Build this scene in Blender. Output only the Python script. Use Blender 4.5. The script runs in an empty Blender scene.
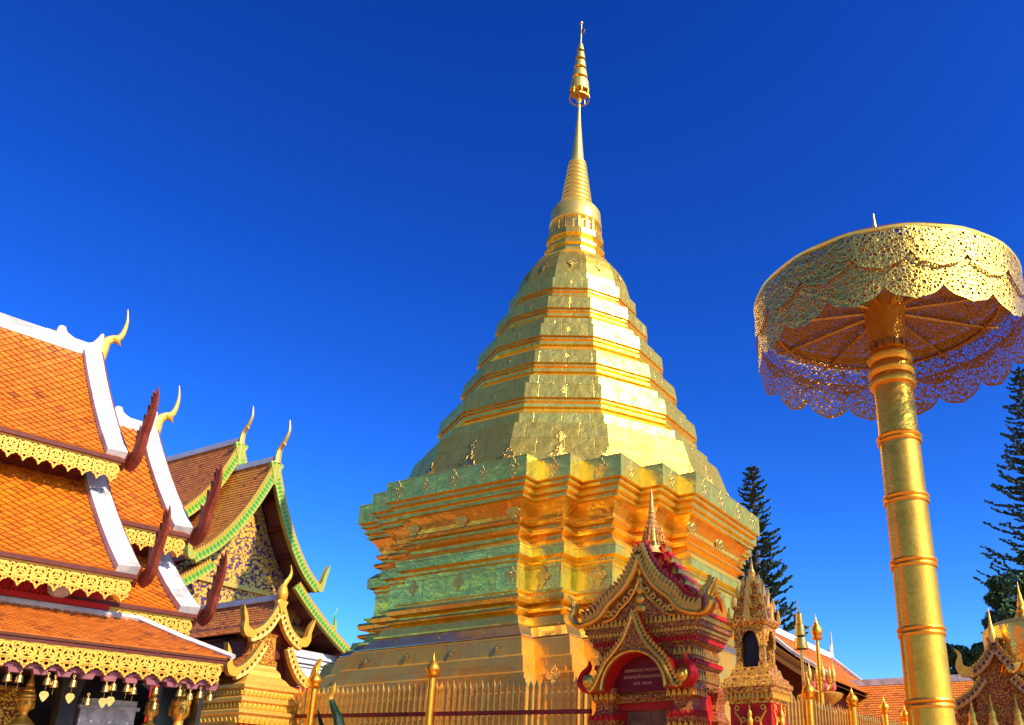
import bpy, math, random
from math import sin, cos, pi, radians as R
from mathutils import Vector, Matrix, noise as mnoise
random.seed(7)
SC = bpy.context.scene
COL = SC.collection

# ------------------------------------------------------------------ camera
cam_d = bpy.data.cameras.new('camera'); cam = bpy.data.objects.new('camera', cam_d); COL.objects.link(cam)
cam.location = (0, 0, 1.6)
cam.rotation_euler = (R(90 + 20.852), 0, R(28.349))
cam_d.sensor_width = 36; cam_d.lens = 882.05 / 1024 * 36
cam_d.shift_x = (512 - 635.8) / 1024; cam_d.shift_y = (468.12 - 362.5) / 1024
cam_d.clip_start = 0.05; cam_d.clip_end = 6000
SC.camera = cam

# ------------------------------------------------------------------ world, sun, exposure
SUN_EL, SUN_AZ = 38.0, -3.0            # azimuth counted from +X towards +Y
w = bpy.data.worlds.new('World'); SC.world = w; w.use_nodes = True
nt = w.node_tree; nt.nodes.clear()
sky = nt.nodes.new('ShaderNodeTexSky'); sky.sky_type = 'NISHITA'; sky.sun_disc = False
sky.sun_elevation = R(SUN_EL); sky.sun_rotation = R(90 - SUN_AZ)
sky.altitude = 1100; sky.air_density = 1.5; sky.dust_density = 1.5; sky.ozone_density = 8.0
hs = nt.nodes.new('ShaderNodeHueSaturation'); hs.inputs['Saturation'].default_value = 1.18; hs.inputs['Value'].default_value = .655; hs.inputs['Hue'].default_value = .506
gm = nt.nodes.new('ShaderNodeGamma'); gm.inputs[1].default_value = 1.8      # deep, polarised-looking mountain sky
bg = nt.nodes.new('ShaderNodeBackground'); bg.inputs['Strength'].default_value = 0.10
wo = nt.nodes.new('ShaderNodeOutputWorld')
nt.links.new(sky.outputs[0], hs.inputs['Color']); nt.links.new(hs.outputs[0], gm.inputs[0]); nt.links.new(gm.outputs[0], bg.inputs[0]); nt.links.new(bg.outputs[0], wo.inputs[0])
sd = bpy.data.lights.new('sun', 'SUN'); sd.energy = 5.0; sd.angle = R(0.5); sd.color = (1.0, 0.87, 0.66)
so = bpy.data.objects.new('sun', sd); COL.objects.link(so)
so.rotation_euler = (R(90 - SUN_EL), 0, R(90 + SUN_AZ))
so.location = (30, 0, 40)
SC.view_settings.view_transform = 'Standard'; SC.view_settings.look = 'None'
SC.view_settings.gamma = 1.0; SC.view_settings.exposure = 0.6; SC.view_settings.use_curve_mapping = False

# ------------------------------------------------------------------ materials
class NT:
    def __init__(s, name):
        s.m = bpy.data.materials.new(name); s.m.use_nodes = True; s.t = s.m.node_tree
        s.b = s.t.nodes['Principled BSDF']; s.out = s.t.nodes['Material Output']
    def n(s, typ, **kw):
        x = s.t.nodes.new(typ)
        for k, v in kw.items():
            if k[0] == '_': x.inputs[k[1:]].default_value = v
            else: setattr(x, k, v)
        return x
    def l(s, a, b): s.t.links.new(a, b)
    def coord(s, kind='Object'): return s.n('ShaderNodeTexCoord').outputs[kind]
    def noise(s, vec, scale, detail=4, rough=.6, dist=0):
        x = s.n('ShaderNodeTexNoise'); x.inputs['Scale'].default_value = scale; x.inputs['Detail'].default_value = detail
        x.inputs['Roughness'].default_value = rough; x.inputs['Distortion'].default_value = dist
        if vec is not None: s.l(vec, x.inputs['Vector'])
        return x
    def voro(s, vec, scale, feature='F1', rnd=1.0):
        x = s.n('ShaderNodeTexVoronoi'); x.feature = feature; x.inputs['Scale'].default_value = scale; x.inputs['Randomness'].default_value = rnd
        if vec is not None: s.l(vec, x.inputs['Vector'])
        return x
    def ramp(s, fac, stops, interp='LINEAR'):
        x = s.n('ShaderNodeValToRGB'); e = x.color_ramp; e.interpolation = interp
        while len(e.elements) > 1: e.elements.remove(e.elements[-1])
        e.elements[0].position = stops[0][0]; e.elements[0].color = (*stops[0][1], 1)
        for p, c in stops[1:]:
            k = e.elements.new(p); k.color = (*c, 1)
        s.l(fac, x.inputs[0]); return x.outputs[0]
    def mix(s, fac, a, b, mode='MIX'):
        x = s.n('ShaderNodeMix'); x.data_type = 'RGBA'; x.blend_type = mode
        for v, i in ((fac, 0), (a, 6), (b, 7)):
            if hasattr(v, 'links') or hasattr(v, 'is_linked'): s.l(v, x.inputs[i])
            elif i == 0: x.inputs[0].default_value = v
            else: x.inputs[i].default_value = (*v, 1)
        return x.outputs[2]
    def math(s, op, a, b=0.0):
        x = s.n('ShaderNodeMath'); x.operation = op
        for i, v in ((0, a), (1, b)):
            if hasattr(v, 'links') or hasattr(v, 'is_linked'): s.l(v, x.inputs[i])
            else: x.inputs[i].default_value = v
        return x.outputs[0]
    def bump(s, h, strength=.3, dist=.02, prev=None):
        x = s.n('ShaderNodeBump'); x.inputs['Strength'].default_value = strength; x.inputs['Distance'].default_value = dist
        s.l(h, x.inputs['Height'])
        if prev is not None: s.l(prev, x.inputs['Normal'])
        return x.outputs[0]
    def two_lobe(s, color, r_gloss, fac, normal):
        # hammered plate: a broad sheen from the leaf and a sharper one from the polish
        g_ = s.n('ShaderNodeBsdfGlossy'); g_.inputs['Roughness'].default_value = r_gloss; s.l(color, g_.inputs['Color']); s.l(normal, g_.inputs['Normal'])
        ms = s.n('ShaderNodeMixShader'); ms.inputs[0].default_value = fac
        s.l(s.b.outputs[0], ms.inputs[1]); s.l(g_.outputs[0], ms.inputs[2]); s.l(ms.outputs[0], s.out.inputs[0])
    def put(s, color=None, rough=None, metal=None, normal=None, spec=None):
        for nm, v in (('Base Color', color), ('Roughness', rough), ('Metallic', metal), ('Normal', normal), ('Specular IOR Level', spec)):
            if v is None: continue
            if hasattr(v, 'links') or hasattr(v, 'is_linked'): s.l(v, s.b.inputs[nm])
            elif nm == 'Base Color': s.b.inputs[nm].default_value = (*v, 1)
            else: s.b.inputs[nm].default_value = v
        return s.m

def gold_sheet(name, c1, c2, c3, rough=.3, bw=.62, bh=.44, dent=.35, seams=.5, metal=.62):
    k = NT(name); uv = k.coord('UV'); ob = k.coord('Object')
    br = k.n('ShaderNodeTexBrick'); br.inputs['Scale'].default_value = 1.0; br.inputs['Mortar Size'].default_value = .011
    br.inputs['Mortar Smooth'].default_value = .3; br.inputs['Brick Width'].default_value = bw; br.inputs['Row Height'].default_value = bh
    br.inputs['Color1'].default_value = (0, 0, 0, 1); br.inputs['Color2'].default_value = (1, 1, 1, 1); br.inputs['Mortar'].default_value = (.5, .5, .5, 1)
    k.l(uv, br.inputs['Vector'])
    n1 = k.noise(ob, 1.6, 5, .6); n2 = k.noise(ob, 7.0, 4, .6)
    base = k.mix(br.outputs['Color'], c1, c2)
    base = k.mix(k.ramp(n1.outputs[0], [(.42, (0, 0, 0)), (.75, (1, 1, 1))]), base, c3)
    mp_ = k.n('ShaderNodeMapping'); mp_.inputs['Scale'].default_value = (5, 5, .45); k.l(ob, mp_.inputs[0]); n3 = k.noise(mp_.outputs[0], 1.0, 5, .6)
    base = k.mix(k.ramp(n3.outputs[0], [(.50, (0, 0, 0)), (.75, (.26, .26, .26))]), base, tuple(x * .55 for x in c3))   # rain streaks in the gilding
    base = k.mix(k.math('MULTIPLY', br.outputs['Fac'], seams), base, (.45, .22, .05))
    r = k.math('ADD', k.math('MULTIPLY', n2.outputs[0], .18), rough - .09)
    b1 = k.bump(n1.outputs[0], dent, .12)
    b2 = k.bump(k.noise(ob, 3.4, 3, .5).outputs[0], dent, .05, b1)
    b2 = k.bump(br.outputs['Color'], .12, .02, b2)
    b3 = k.bump(k.math('MULTIPLY', br.outputs['Fac'], -1.0), .35, .012, b2)
    k.put(base, r, metal, b3); k.two_lobe(base, .10, .5, b3); return k.m

def plain(name, c, rough=.6, metal=0.0, var=.25, scale=6, bump=.1, bdist=.01):
    k = NT(name); ob = k.coord('Object'); n = k.noise(ob, scale, 6, .65)
    d = tuple(x * (1 - var) for x in c); e = tuple(min(1, x * (1 + var)) for x in c)
    col = k.ramp(n.outputs[0], [(.3, d), (.7, e)])
    return k.put(col, rough, metal, k.bump(k.noise(ob, scale * 5, 3).outputs[0], bump, bdist), .5 if metal else .2)

def carved(name, gold, deep, scale=16, metal=.85, rough=.42, thr=.5, depth=.03, warp=.6):
    # gilt carving over a painted ground: warped cells, the raised part gold and the cut part painted
    k = NT(name); ob = k.coord('Object')
    nz = k.noise(ob, scale * .35, 2, .5)
    v = k.n('ShaderNodeVectorMath'); v.operation = 'MULTIPLY_ADD'
    k.l(nz.outputs['Color'], v.inputs[0]); v.inputs[1].default_value = (warp * 2 / scale * 3,) * 3; k.l(ob, v.inputs[2])
    a = k.voro(v.outputs[0], scale, 'SMOOTH_F1'); b = k.voro(v.outputs[0], scale * 2.3, 'DISTANCE_TO_EDGE')
    h = k.math('ADD', k.math('MULTIPLY', a.outputs['Distance'], 1.0), k.math('MULTIPLY', b.outputs['Distance'], .8))
    m = k.ramp(h, [(thr - .1, (1, 1, 1)), (thr + .08, (0, 0, 0))])
    col = k.mix(m, deep, gold)
    mt = k.math('MULTIPLY', m, metal)
    return k.put(col, rough, mt, k.bump(m, .8, depth))

def tile_mat(name, c1, c2, dark, rough=.38):
    k = NT(name); at = k.n('ShaderNodeAttribute'); at.attribute_name = 'tint'
    n = k.noise(k.coord('Object'), 2.2, 5, .65); n2 = k.noise(k.coord('Object'), 38, 3, .6)
    c = k.ramp(at.outputs['Fac'], [(0, c1), (.75, c2), (.93, c1), (1, dark)])
    c = k.mix(k.ramp(n.outputs[0], [(.52, (0, 0, 0)), (.85, (.45, .45, .45))]), c, dark)
    c = k.mix(k.ramp(n2.outputs[0], [(.6, (0, 0, 0)), (.8, (.35, .35, .35))]), c, dark)
    return k.put(c, rough, 0, k.bump(n2.outputs[0], .25, .004))

M = {}
GOLD, GOLD2, GOLD3 = (1.0, .69, .22), (1.0, .60, .16), (.90, .47, .09)
M['gold_sheet'] = gold_sheet('gold_sheet', (1.0, .77, .125), (1.0, .71, .095), (1.0, .63, .075), .50, .62, .44, .36, .6, .92)
M['gold_mould'] = gold_sheet('gold_mould', (1.0, .68, .10), (1.0, .62, .075), (1.0, .52, .05), .46, 1.2, 3.0, .3, .2, .85)
M['gold_cornice'] = gold_sheet('gold_cornice', (1.0, .64, .09), (1.0, .55, .06), (.98, .44, .04), .42, .9, .35, .3, .3, .8)
M['copper_sheet'] = gold_sheet('copper_sheet', (1.0, .50, .045), (.98, .37, .028), (.74, .50, .10), .48, .8, .6, .25, .35, .45)
M['pale_sheet'] = gold_sheet('pale_sheet', (.62, .50, .26), (.66, .54, .28), (.60, .44, .18), .4, .9, .8, .15, .3, .9)  # paler than the other gold: some grey sky reflection put into the colour
M['ornament'] = plain('ornament_gold', (.86, .50, .09), .32, 1.0, .35, 30, .35, .02)
M['spire_gold'] = plain('spire_gold', (1.0, .64, .11), .42, .8, .15, 5, .15, .02)
M['pole_gold'] = NT('pole_gold')
k = M['pole_gold']; ob = k.coord('Object'); n1 = k.noise(ob, 3.0, 6, .7, .4); n2 = k.noise(ob, 22, 4, .7)
k.put(k.ramp(n1.outputs[0], [(.3, (.82, .34, .025)), (.55, (.92, .44, .038)), (.75, (.60, .21, .014))]),
      k.math('ADD', k.math('MULTIPLY', n2.outputs[0], .3), .28), .85, k.bump(n2.outputs[0], .25, .008, k.bump(n1.outputs[0], .30, .03)))
k.two_lobe(k.b.inputs['Base Color'].links[0].from_socket, .2, .4, k.b.inputs['Normal'].links[0].from_socket)
M['pole_gold'] = k.m
M['gilt_dark'] = plain('gilt_dark', (.86, .42, .05), .34, .95, .3, 22, .5, .01)
M['gilt'] = plain('gilt_paint', (.80, .46, .07), .42, .55, .2, 18, .35, .01)
M['gilt_bright'] = plain('gilt_bright', (.64, .33, .018), .45, .25, .15, 14, .3, .008)
M['carved_red'] = carved('carved_red_gilt', (.72, .32, .04), (.26, .012, .006), 46, .55, .42, .52, .02, .35)
M['carved_dense'] = carved('carved_dense_gilt', (.66, .29, .04), (.17, .014, .006), 56, .55, .45, .56, .02, .35)
M['carved_bright'] = carved('carved_bright_gilt', (.92, .46, .04), (.30, .03, .006), 40, .6, .38, .60, .025)
M['carved_blue'] = carved('carved_blue_gilt', (.95, .50, .06), (.05, .02, .16), 13.0, .35, .42, .62, .05, .5)
M['red_paint'] = plain('red_paint', (.40, .012, .008), .45, 0, .3, 9, .2)
M['red_bright'] = plain('red_bright', (.44, .009, .005), .42, 0, .25, 25, .4)
M['dark_red'] = plain('dark_red_paint', (.11, .018, .010), .5, 0, .35, 8, .2)
M['maroon'] = plain('maroon_wood', (.22, .040, .016), .5, 0, .35, 12, .5, .02)
M['soffit'] = plain('soffit_boards', (.17, .055, .03), .6, 0, .3, 5, .3)
k = NT('white_plaster'); ob = k.coord('Object'); n1 = k.noise(ob, 2.2, 7, .72, .5); n2 = k.noise(ob, 26, 4, .6)
k.put(k.mix(k.ramp(n2.outputs[0], [(.55, (0, 0, 0)), (.8, (.5, .5, .5))]), k.ramp(n1.outputs[0], [(.38, (.34, .32, .28)), (.48, (.52, .49, .43)), (.6, (.60, .57, .51))]), (.50, .47, .42)), .75, 0, k.bump(n2.outputs[0], .4, .01), .2)
M['white'] = k.m
M['grey_white'] = plain('weathered_white', (.55, .55, .54), .75, 0, .15, 4, .3)
M['dark_line'] = plain('dark_paint_line', (.03, .03, .035), .6)
M['dark_wall'] = plain('near_black', (.018, .014, .012), .4, 0, .5, 6)
M['grey_marble'] = plain('grey_marble', (.30, .275, .24), .35, 0, .5, 7, .05)
M['wood'] = plain('door_wood', (.16, .075, .03), .5, 0, .4, 8, .3)
M['brass'] = plain('brass', (.55, .33, .08), .35, 1.0, .3, 20, .2)
M['fence_gold'] = plain('fence_gold', (.92, .48, .08), .4, .8, .3, 9, .3)
M['fence_red'] = plain('fence_red', (.20, .022, .015), .5, 0, .3, 10)
M['green_glass'] = plain('green_mosaic', (.006, .026, .010), .2, 0, .6, 40, .5)
M['pink'] = plain('pink_paint', (.24, .075, .08), .6)
M['statue_gold'] = plain('statue_gold', (.95, .45, .06), .35, .6, .2, 10, .1)
M['bark'] = plain('bark', (.10, .07, .045), .9, 0, .4, 8, .8, .03)
M['tile_orange'] = tile_mat('orange_roof_tile', (.62, .140, .004), (.76, .205, .007), (.34, .075, .008))
M['tile_worn'] = tile_mat('worn_roof_tile', (.54, .13, .010), (.66, .185, .015), (.24, .06, .016), .5)
M['tile_brown'] = tile_mat('brown_roof_tile', (.50, .14, .015), (.62, .22, .025), (.16, .045, .015), .45)
M['tile_far'] = tile_mat('far_roof_tile', (.64, .17, .018), (.76, .24, .026), (.42, .10, .02), .5)
M['tile_bed'] = plain('roof_bed', (.10, .03, .012), .8)
# green and gold mosaic bargeboard: rows of lozenges in UV space
k = NT('green_mosaic_board'); uv = k.coord('UV')
sp = k.n('ShaderNodeSeparateXYZ'); k.l(uv, sp.inputs[0])
fx = k.math('ABSOLUTE', k.math('SUBTRACT', k.math('FRACT', k.math('MULTIPLY', sp.outputs[0], 7.5)), .5))
fy = k.math('ABSOLUTE', k.math('SUBTRACT', sp.outputs[1], .5))
dd = k.math('ADD', k.math('MULTIPLY', fx, 1.3), k.math('MULTIPLY', fy, 1.5))
vz = k.voro(k.coord('Object'), 40)
gr = k.mix(vz.outputs['Distance'], (.008, .22, .01), (.06, .38, .02))
yl = k.mix(vz.outputs['Distance'], (.22, .28, .02), (.52, .44, .045))
M['green_board'] = k.put(k.mix(k.ramp(dd, [(.55, (0, 0, 0)), (.62, (1, 1, 1))]), gr, yl), .45, .1, k.bump(dd, .5, .03))
k = NT('gold_mosaic_board'); uv = k.coord('UV')
sp = k.n('ShaderNodeSeparateXYZ'); k.l(uv, sp.inputs[0])
fx = k.math('ABSOLUTE', k.math('SUBTRACT', k.math('FRACT', k.math('MULTIPLY', sp.outputs[0], 11.0)), .5))
fy = k.math('ABSOLUTE', k.math('SUBTRACT', sp.outputs[1], .5))
dd = k.math('ADD', fx, k.math('MULTIPLY', fy, 1.6))
M['gold_board'] = k.put(k.mix(k.ramp(dd, [(.34, (0, 0, 0)), (.40, (1, 1, 1))]), (.12, .045, .012), (.85, .50, .08)), .4, .4, k.bump(dd, .6, .03))
k = NT('gold_mosaic_board_shaded'); uv = k.coord('UV')  # darker copy of the gold board, shade of the gables put into its colours
sp = k.n('ShaderNodeSeparateXYZ'); k.l(uv, sp.inputs[0])
fx = k.math('ABSOLUTE', k.math('SUBTRACT', k.math('FRACT', k.math('MULTIPLY', sp.outputs[0], 14.0)), .5))
fy = k.math('ABSOLUTE', k.math('SUBTRACT', sp.outputs[1], .5))
dd = k.math('ADD', fx, k.math('MULTIPLY', fy, 1.6))
M['shaded_board'] = k.put(k.mix(k.ramp(dd, [(.34, (0, 0, 0)), (.40, (1, 1, 1))]), (.03, .035, .035), (.42, .20, .04)), .45, .5, k.bump(dd, .6, .03))

def pierced(name, c, scale, thr, metal=1.0, rough=.34, edge=True, flower=5.5, inner=None):
    # sheet metal cut through with a fine scroll pattern (UV in metres); v<0.02 rims stay solid
    k = NT(name); uv = k.coord('UV')
    nz = k.noise(uv, 6, 2, .5)
    v = k.n('ShaderNodeVectorMath'); v.operation = 'MULTIPLY_ADD'
    k.l(nz.outputs['Color'], v.inputs[0]); v.inputs[1].default_value = (.05, .05, 0); k.l(uv, v.inputs[2])
    a = k.voro(v.outputs[0], scale, 'DISTANCE_TO_EDGE'); b = k.voro(v.outputs[0], flower, 'F1', .35)
    ring = k.math('ABSOLUTE', k.math('SUBTRACT', k.math('FRACT', k.math('MULTIPLY', b.outputs['Distance'], 3.2)), .5))
    hole = k.math('MULTIPLY', k.math('GREATER_THAN', a.outputs['Distance'], thr), k.math('GREATER_THAN', ring, .10))
    at = k.n('ShaderNodeAttribute'); at.attribute_name = 'rim'
    hole = k.math('MULTIPLY', hole, k.math('LESS_THAN', at.outputs['Fac'], .5))
    n = k.noise(k.coord('Object'), 14, 4)
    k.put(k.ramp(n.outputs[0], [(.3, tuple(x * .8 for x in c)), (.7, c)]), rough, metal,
          k.bump(a.outputs['Distance'], .45, .018, k.bump(n.outputs[0], .42, .04)))
    tr = k.n('ShaderNodeBsdfTransparent'); ms = k.n('ShaderNodeMixShader'); face = k.b.outputs[0]
    if inner:     # browner back of the sheet: shade inside the canopy put into the colour
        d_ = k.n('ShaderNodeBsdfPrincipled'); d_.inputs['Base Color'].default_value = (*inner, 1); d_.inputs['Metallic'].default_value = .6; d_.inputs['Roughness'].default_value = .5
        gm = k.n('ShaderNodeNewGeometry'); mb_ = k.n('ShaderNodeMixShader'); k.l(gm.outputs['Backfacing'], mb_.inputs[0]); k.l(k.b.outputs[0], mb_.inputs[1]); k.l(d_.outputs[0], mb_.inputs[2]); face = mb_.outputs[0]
    k.l(hole, ms.inputs[0]); k.l(face, ms.inputs[1]); k.l(tr.outputs[0], ms.inputs[2]); k.l(ms.outputs[0], k.out.inputs[0])
    return k.m
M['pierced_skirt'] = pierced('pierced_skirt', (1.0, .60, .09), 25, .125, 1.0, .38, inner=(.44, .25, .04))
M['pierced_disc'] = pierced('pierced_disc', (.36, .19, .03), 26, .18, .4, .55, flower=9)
def leaf_mat(name, c1, c2):
    k = NT(name); at = k.n('ShaderNodeAttribute'); at.attribute_name = 'tint'
    return k.put(k.ramp(at.outputs['Fac'], [(0, c1), (1, c2)]), .6, 0, None, .25)
M['needle'] = leaf_mat('pine_needles', (.022, .055, .026), (.085, .14, .055))
M['leaf'] = leaf_mat('broad_leaves', (.014, .045, .012), (.06, .12, .03))
# paving
k = NT('terracotta_paving'); ob = k.coord('Object')
br = k.n('ShaderNodeTexBrick'); br.offset = 0; k.l(ob, br.inputs['Vector']); br.inputs['Scale'].default_value = 1
br.inputs['Brick Width'].default_value = .4; br.inputs['Row Height'].default_value = .4; br.inputs['Mortar Size'].default_value = .008
br.inputs['Color1'].default_value = (.50, .25, .14, 1); br.inputs['Color2'].default_value = (.56, .30, .17, 1); br.inputs['Mortar'].default_value = (.25, .2, .16, 1)
n = k.noise(ob, .8, 5)
M['paving'] = k.put(k.mix(k.ramp(n.outputs[0], [(.4, (0, 0, 0)), (.8, (.5, .5, .5))]), br.outputs[0], (.3, .16, .1)), .45, 0, k.bump(br.outputs['Fac'], .3, -.01))
k = NT('earth_and_grass'); n = k.noise(k.coord('Object'), .05, 8, .7)
M['earth'] = k.put(k.ramp(n.outputs[0], [(.35, (.05, .08, .025)), (.65, (.20, .13, .07))]), .95)

# ------------------------------------------------------------------ mesh builder
class MB:
    def __init__(s): s.v = []; s.f = []; s.uv = []; s.tint = []; s.rim = []
    def face(s, idx, uv=None, tint=0.0, rim=0.0):
        s.f.append(tuple(idx)); s.uv.append(uv); s.tint.append(tint); s.rim.append(rim)
    def add(s, pts): i = len(s.v); s.v += [tuple(p) for p in pts]; return i
    def box(s, c, d, rz=0.0):
        x, y, z = (q / 2 for q in d); ca, sa = cos(rz), sin(rz)
        P = [(sx * x, sy * y, sz * z) for sz in (-1, 1) for sx, sy in ((-1, -1), (1, -1), (1, 1), (-1, 1))]
        i = s.add([(c[0] + p[0] * ca - p[1] * sa, c[1] + p[0] * sa + p[1] * ca, c[2] + p[2]) for p in P])
        for q in ((3, 2, 1, 0), (4, 5, 6, 7), (0, 1, 5, 4), (1, 2, 6, 5), (2, 3, 7, 6), (3, 0, 4, 7)): s.face([i + t for t in q])
    def box2(s, lo, hi): s.box([(a + b) / 2 for a, b in zip(lo, hi)], [b - a for a, b in zip(lo, hi)])
    def loft(s, loops, closed=True, cap0=False, cap1=False, uv0=0.0, rim=None):
        n = len(loops[0]); ids = [s.add(l) for l in loops]
        h = 0.0
        for a in range(len(loops) - 1):
            L0, L1 = loops[a], loops[a + 1]
            dh = sum((Vector(p) - Vector(q)).length for p, q in zip(L0, L1)) / n
            u = uv0
            for j in range(n if closed else n - 1):
                k_ = (j + 1) % n
                du = (Vector(L0[k_]) - Vector(L0[j])).length
                s.face((ids[a] + j, ids[a] + k_, ids[a + 1] + k_, ids[a + 1] + j), [(u, h), (u + du, h), (u + du, h + dh), (u, h + dh)], 0, rim[a] if rim else 0)
                u += du
            h += dh
        if cap0: s.face([ids[0] + j for j in reversed(range(n))])
        if cap1: s.face([ids[-1] + j for j in range(n)])
    def lathe(s, prof, n=24, c=(0, 0, 0), ph=0.0, caps=True):
        loops = [[(c[0] + r * cos(ph + 2 * pi * j / n), c[1] + r * sin(ph + 2 * pi * j / n), c[2] + z) for j in range(n)] for r, z in prof]
        s.loft(loops, True, caps and prof[0][0] > 1e-4, caps and prof[-1][0] > 1e-4)
    def square(s, prof, c=(0, 0, 0), asp=1.0, rz=0.0):
        ca, sa = cos(rz), sin(rz); loops = []
        for r, z in prof:
            loops.append([(c[0] + x * ca - y * sa, c[1] + x * sa + y * ca, c[2] + z) for x, y in ((-r, -r * asp), (r, -r * asp), (r, r * asp), (-r, r * asp))])
        s.loft(loops, True, True, True)
    def tube(s, path, rad, n=8, flat=1.0, axis=None, caps=True):
        P = [Vector(p) for p in path]; loops = []
        if not hasattr(rad, '__len__'): rad = [rad] * len(P)
        b = None
        for i, p in enumerate(P):
            t = (P[min(i + 1, len(P) - 1)] - P[max(i - 1, 0)]).normalized()
            if b is None: b = t.cross(Vector((0, 0, 1)) if abs(t.z) < .9 else Vector((1, 0, 0))).normalized()
            b = (b - t * b.dot(t)).normalized(); a2 = b.cross(t).normalized()
            loops.append([tuple(p + b * (rad[i] * cos(2 * pi * j / n)) + a2 * (rad[i] * flat * sin(2 * pi * j / n))) for j in range(n)])
        s.loft(loops, True, caps, caps)
    def prism(s, poly, mp, d0, d1):
        # poly in (u,v); mp(u,v,d) -> point
        n = len(poly); a = s.add([mp(u, v, d0) for u, v in poly]); b = s.add([mp(u, v, d1) for u, v in poly])
        s.face([a + j for j in reversed(range(n))]); s.face([b + j for j in range(n)])
        for j in range(n): s.face((a + j, a + (j + 1) % n, b + (j + 1) % n, b + j))
    def annulus(s, cu, cv, r0, r1, mp, d0, d1, n=14, a0=0.0, a1=2 * pi):
        full = abs(a1 - a0 - 2 * pi) < 1e-6; m = n if full else n + 1
        q = [(cos(a0 + (a1 - a0) * j / n), sin(a0 + (a1 - a0) * j / n)) for j in range(m)]
        L = [[mp(cu + r * x, cv + r * y, d) for x, y in q] for r, d in ((r0, d0), (r1, d0), (r1, d1), (r0, d1), (r0, d0))]
        s.loft(L, full)
    def band(s, path, wid, mp, d0, d1, up=True):
        # board following path in (u,v), lying below it by wid, thickness d0..d1; UV: u metres, v 0..1
        n = len(path); wid = wid if hasattr(wid, '__len__') else [wid] * n
        T = []
        for i in range(n):
            a, b = path[max(i - 1, 0)], path[min(i + 1, n - 1)]
            dx, dy = b[0] - a[0], b[1] - a[1]; l = math.hypot(dx, dy) or 1
            nx, ny = -dy / l, dx / l
            if (ny < 0): nx, ny = -nx, -ny
            T.append((path[i][0] - nx * wid[i], path[i][1] - ny * wid[i]))
        A = s.add([mp(u, v, d1) for u, v in path]); B = s.add([mp(u, v, d1) for u, v in T])
        C_ = s.add([mp(u, v, d0) for u, v in path]); D = s.add([mp(u, v, d0) for u, v in T]); L = 0
        for i in range(n - 1):
            dl = math.hypot(path[i + 1][0] - path[i][0], path[i + 1][1] - path[i][1])
            s.face((A + i, A + i + 1, B + i + 1, B + i), [(L, 1), (L + dl, 1), (L + dl, 0), (L, 0)])
            s.face((C_ + i + 1, C_ + i, D + i, D + i + 1), [(L + dl, 1), (L, 1), (L, 0), (L + dl, 0)])
            s.face((A + i + 1, A + i, C_ + i, C_ + i + 1), [(L, 0)] * 4); s.face((B + i, B + i + 1, D + i + 1, D + i), [(L, 0)] * 4); L += dl
        s.face((A, B, D, C_), [(0, 0)] * 4); s.face((A + n - 1, C_ + n - 1, D + n - 1, B + n - 1), [(0, 0)] * 4)
    def build(s, name, mat, parent=None, smooth=False, bevel=0.0, fixn=True):
        me = bpy.data.meshes.new(name); me.from_pydata(s.v, [], s.f)
        uvl = me.uv_layers.new(name='UVMap'); li = 0; buf = []
        for f, u in zip(s.f, s.uv):
            if u is None:
                p0 = Vector(s.v[f[0]]); nrm = (Vector(s.v[f[1]]) - p0).cross(Vector(s.v[f[2]]) - p0)
                ax = max(range(3), key=lambda t: abs(nrm[t]))
                for vi in f:
                    p = s.v[vi]; buf += ((p[1], p[2]) if ax == 0 else (p[0], p[2]) if ax == 1 else (p[0], p[1]))
            else:
                for q in u: buf += q
        uvl.data.foreach_set('uv', buf)
        if any(s.tint): me.attributes.new('tint', 'FLOAT', 'FACE').data.foreach_set('value', s.tint)
        if any(s.rim): me.attributes.new('rim', 'FLOAT', 'FACE').data.foreach_set('value', s.rim)
        if fixn:
            import bmesh
            bm = bmesh.new(); bm.from_mesh(me); bmesh.ops.recalc_face_normals(bm, faces=bm.faces); bm.to_mesh(me); bm.free()
        me.materials.append(mat)
        if smooth:
            me.polygons.foreach_set('use_smooth', [True] * len(me.polygons))
            try: me.set_sharp_from_angle(angle=R(35))
            except Exception: pass
        o = bpy.data.objects.new(name, me); COL.objects.link(o)
        if parent: o.parent = parent
        if bevel:
            b = o.modifiers.new('bevel', 'BEVEL'); b.width = bevel; b.segments = 1; b.limit_method = 'ANGLE'
        return o

def thing(name, label, cat, loc=(0, 0, 0), rz=0.0, group=None):
    o = bpy.data.objects.new(name, None); COL.objects.link(o); o.location = loc; o.rotation_euler = (0, 0, rz)
    o.empty_display_size = .3; o['label'] = label; o['category'] = cat
    if group: o['group'] = group
    return o
def kids(o): return [c for c in COL.objects if c.parent == o]
def dup(o, parent=None, loc=None, rz=None, label=None):
    ch = kids(o); c = o.copy(); COL.objects.link(c); c.parent = parent
    if loc: c.location = loc
    if rz is not None: c.rotation_euler = (0, 0, rz)
    if label: c['label'] = label
    for x in ch: dup(x, c)
    return c
def inst(src, parent, mat4):
    c = src.copy(); COL.objects.link(c); c.parent = parent; c.matrix_local = mat4; return c

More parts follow.
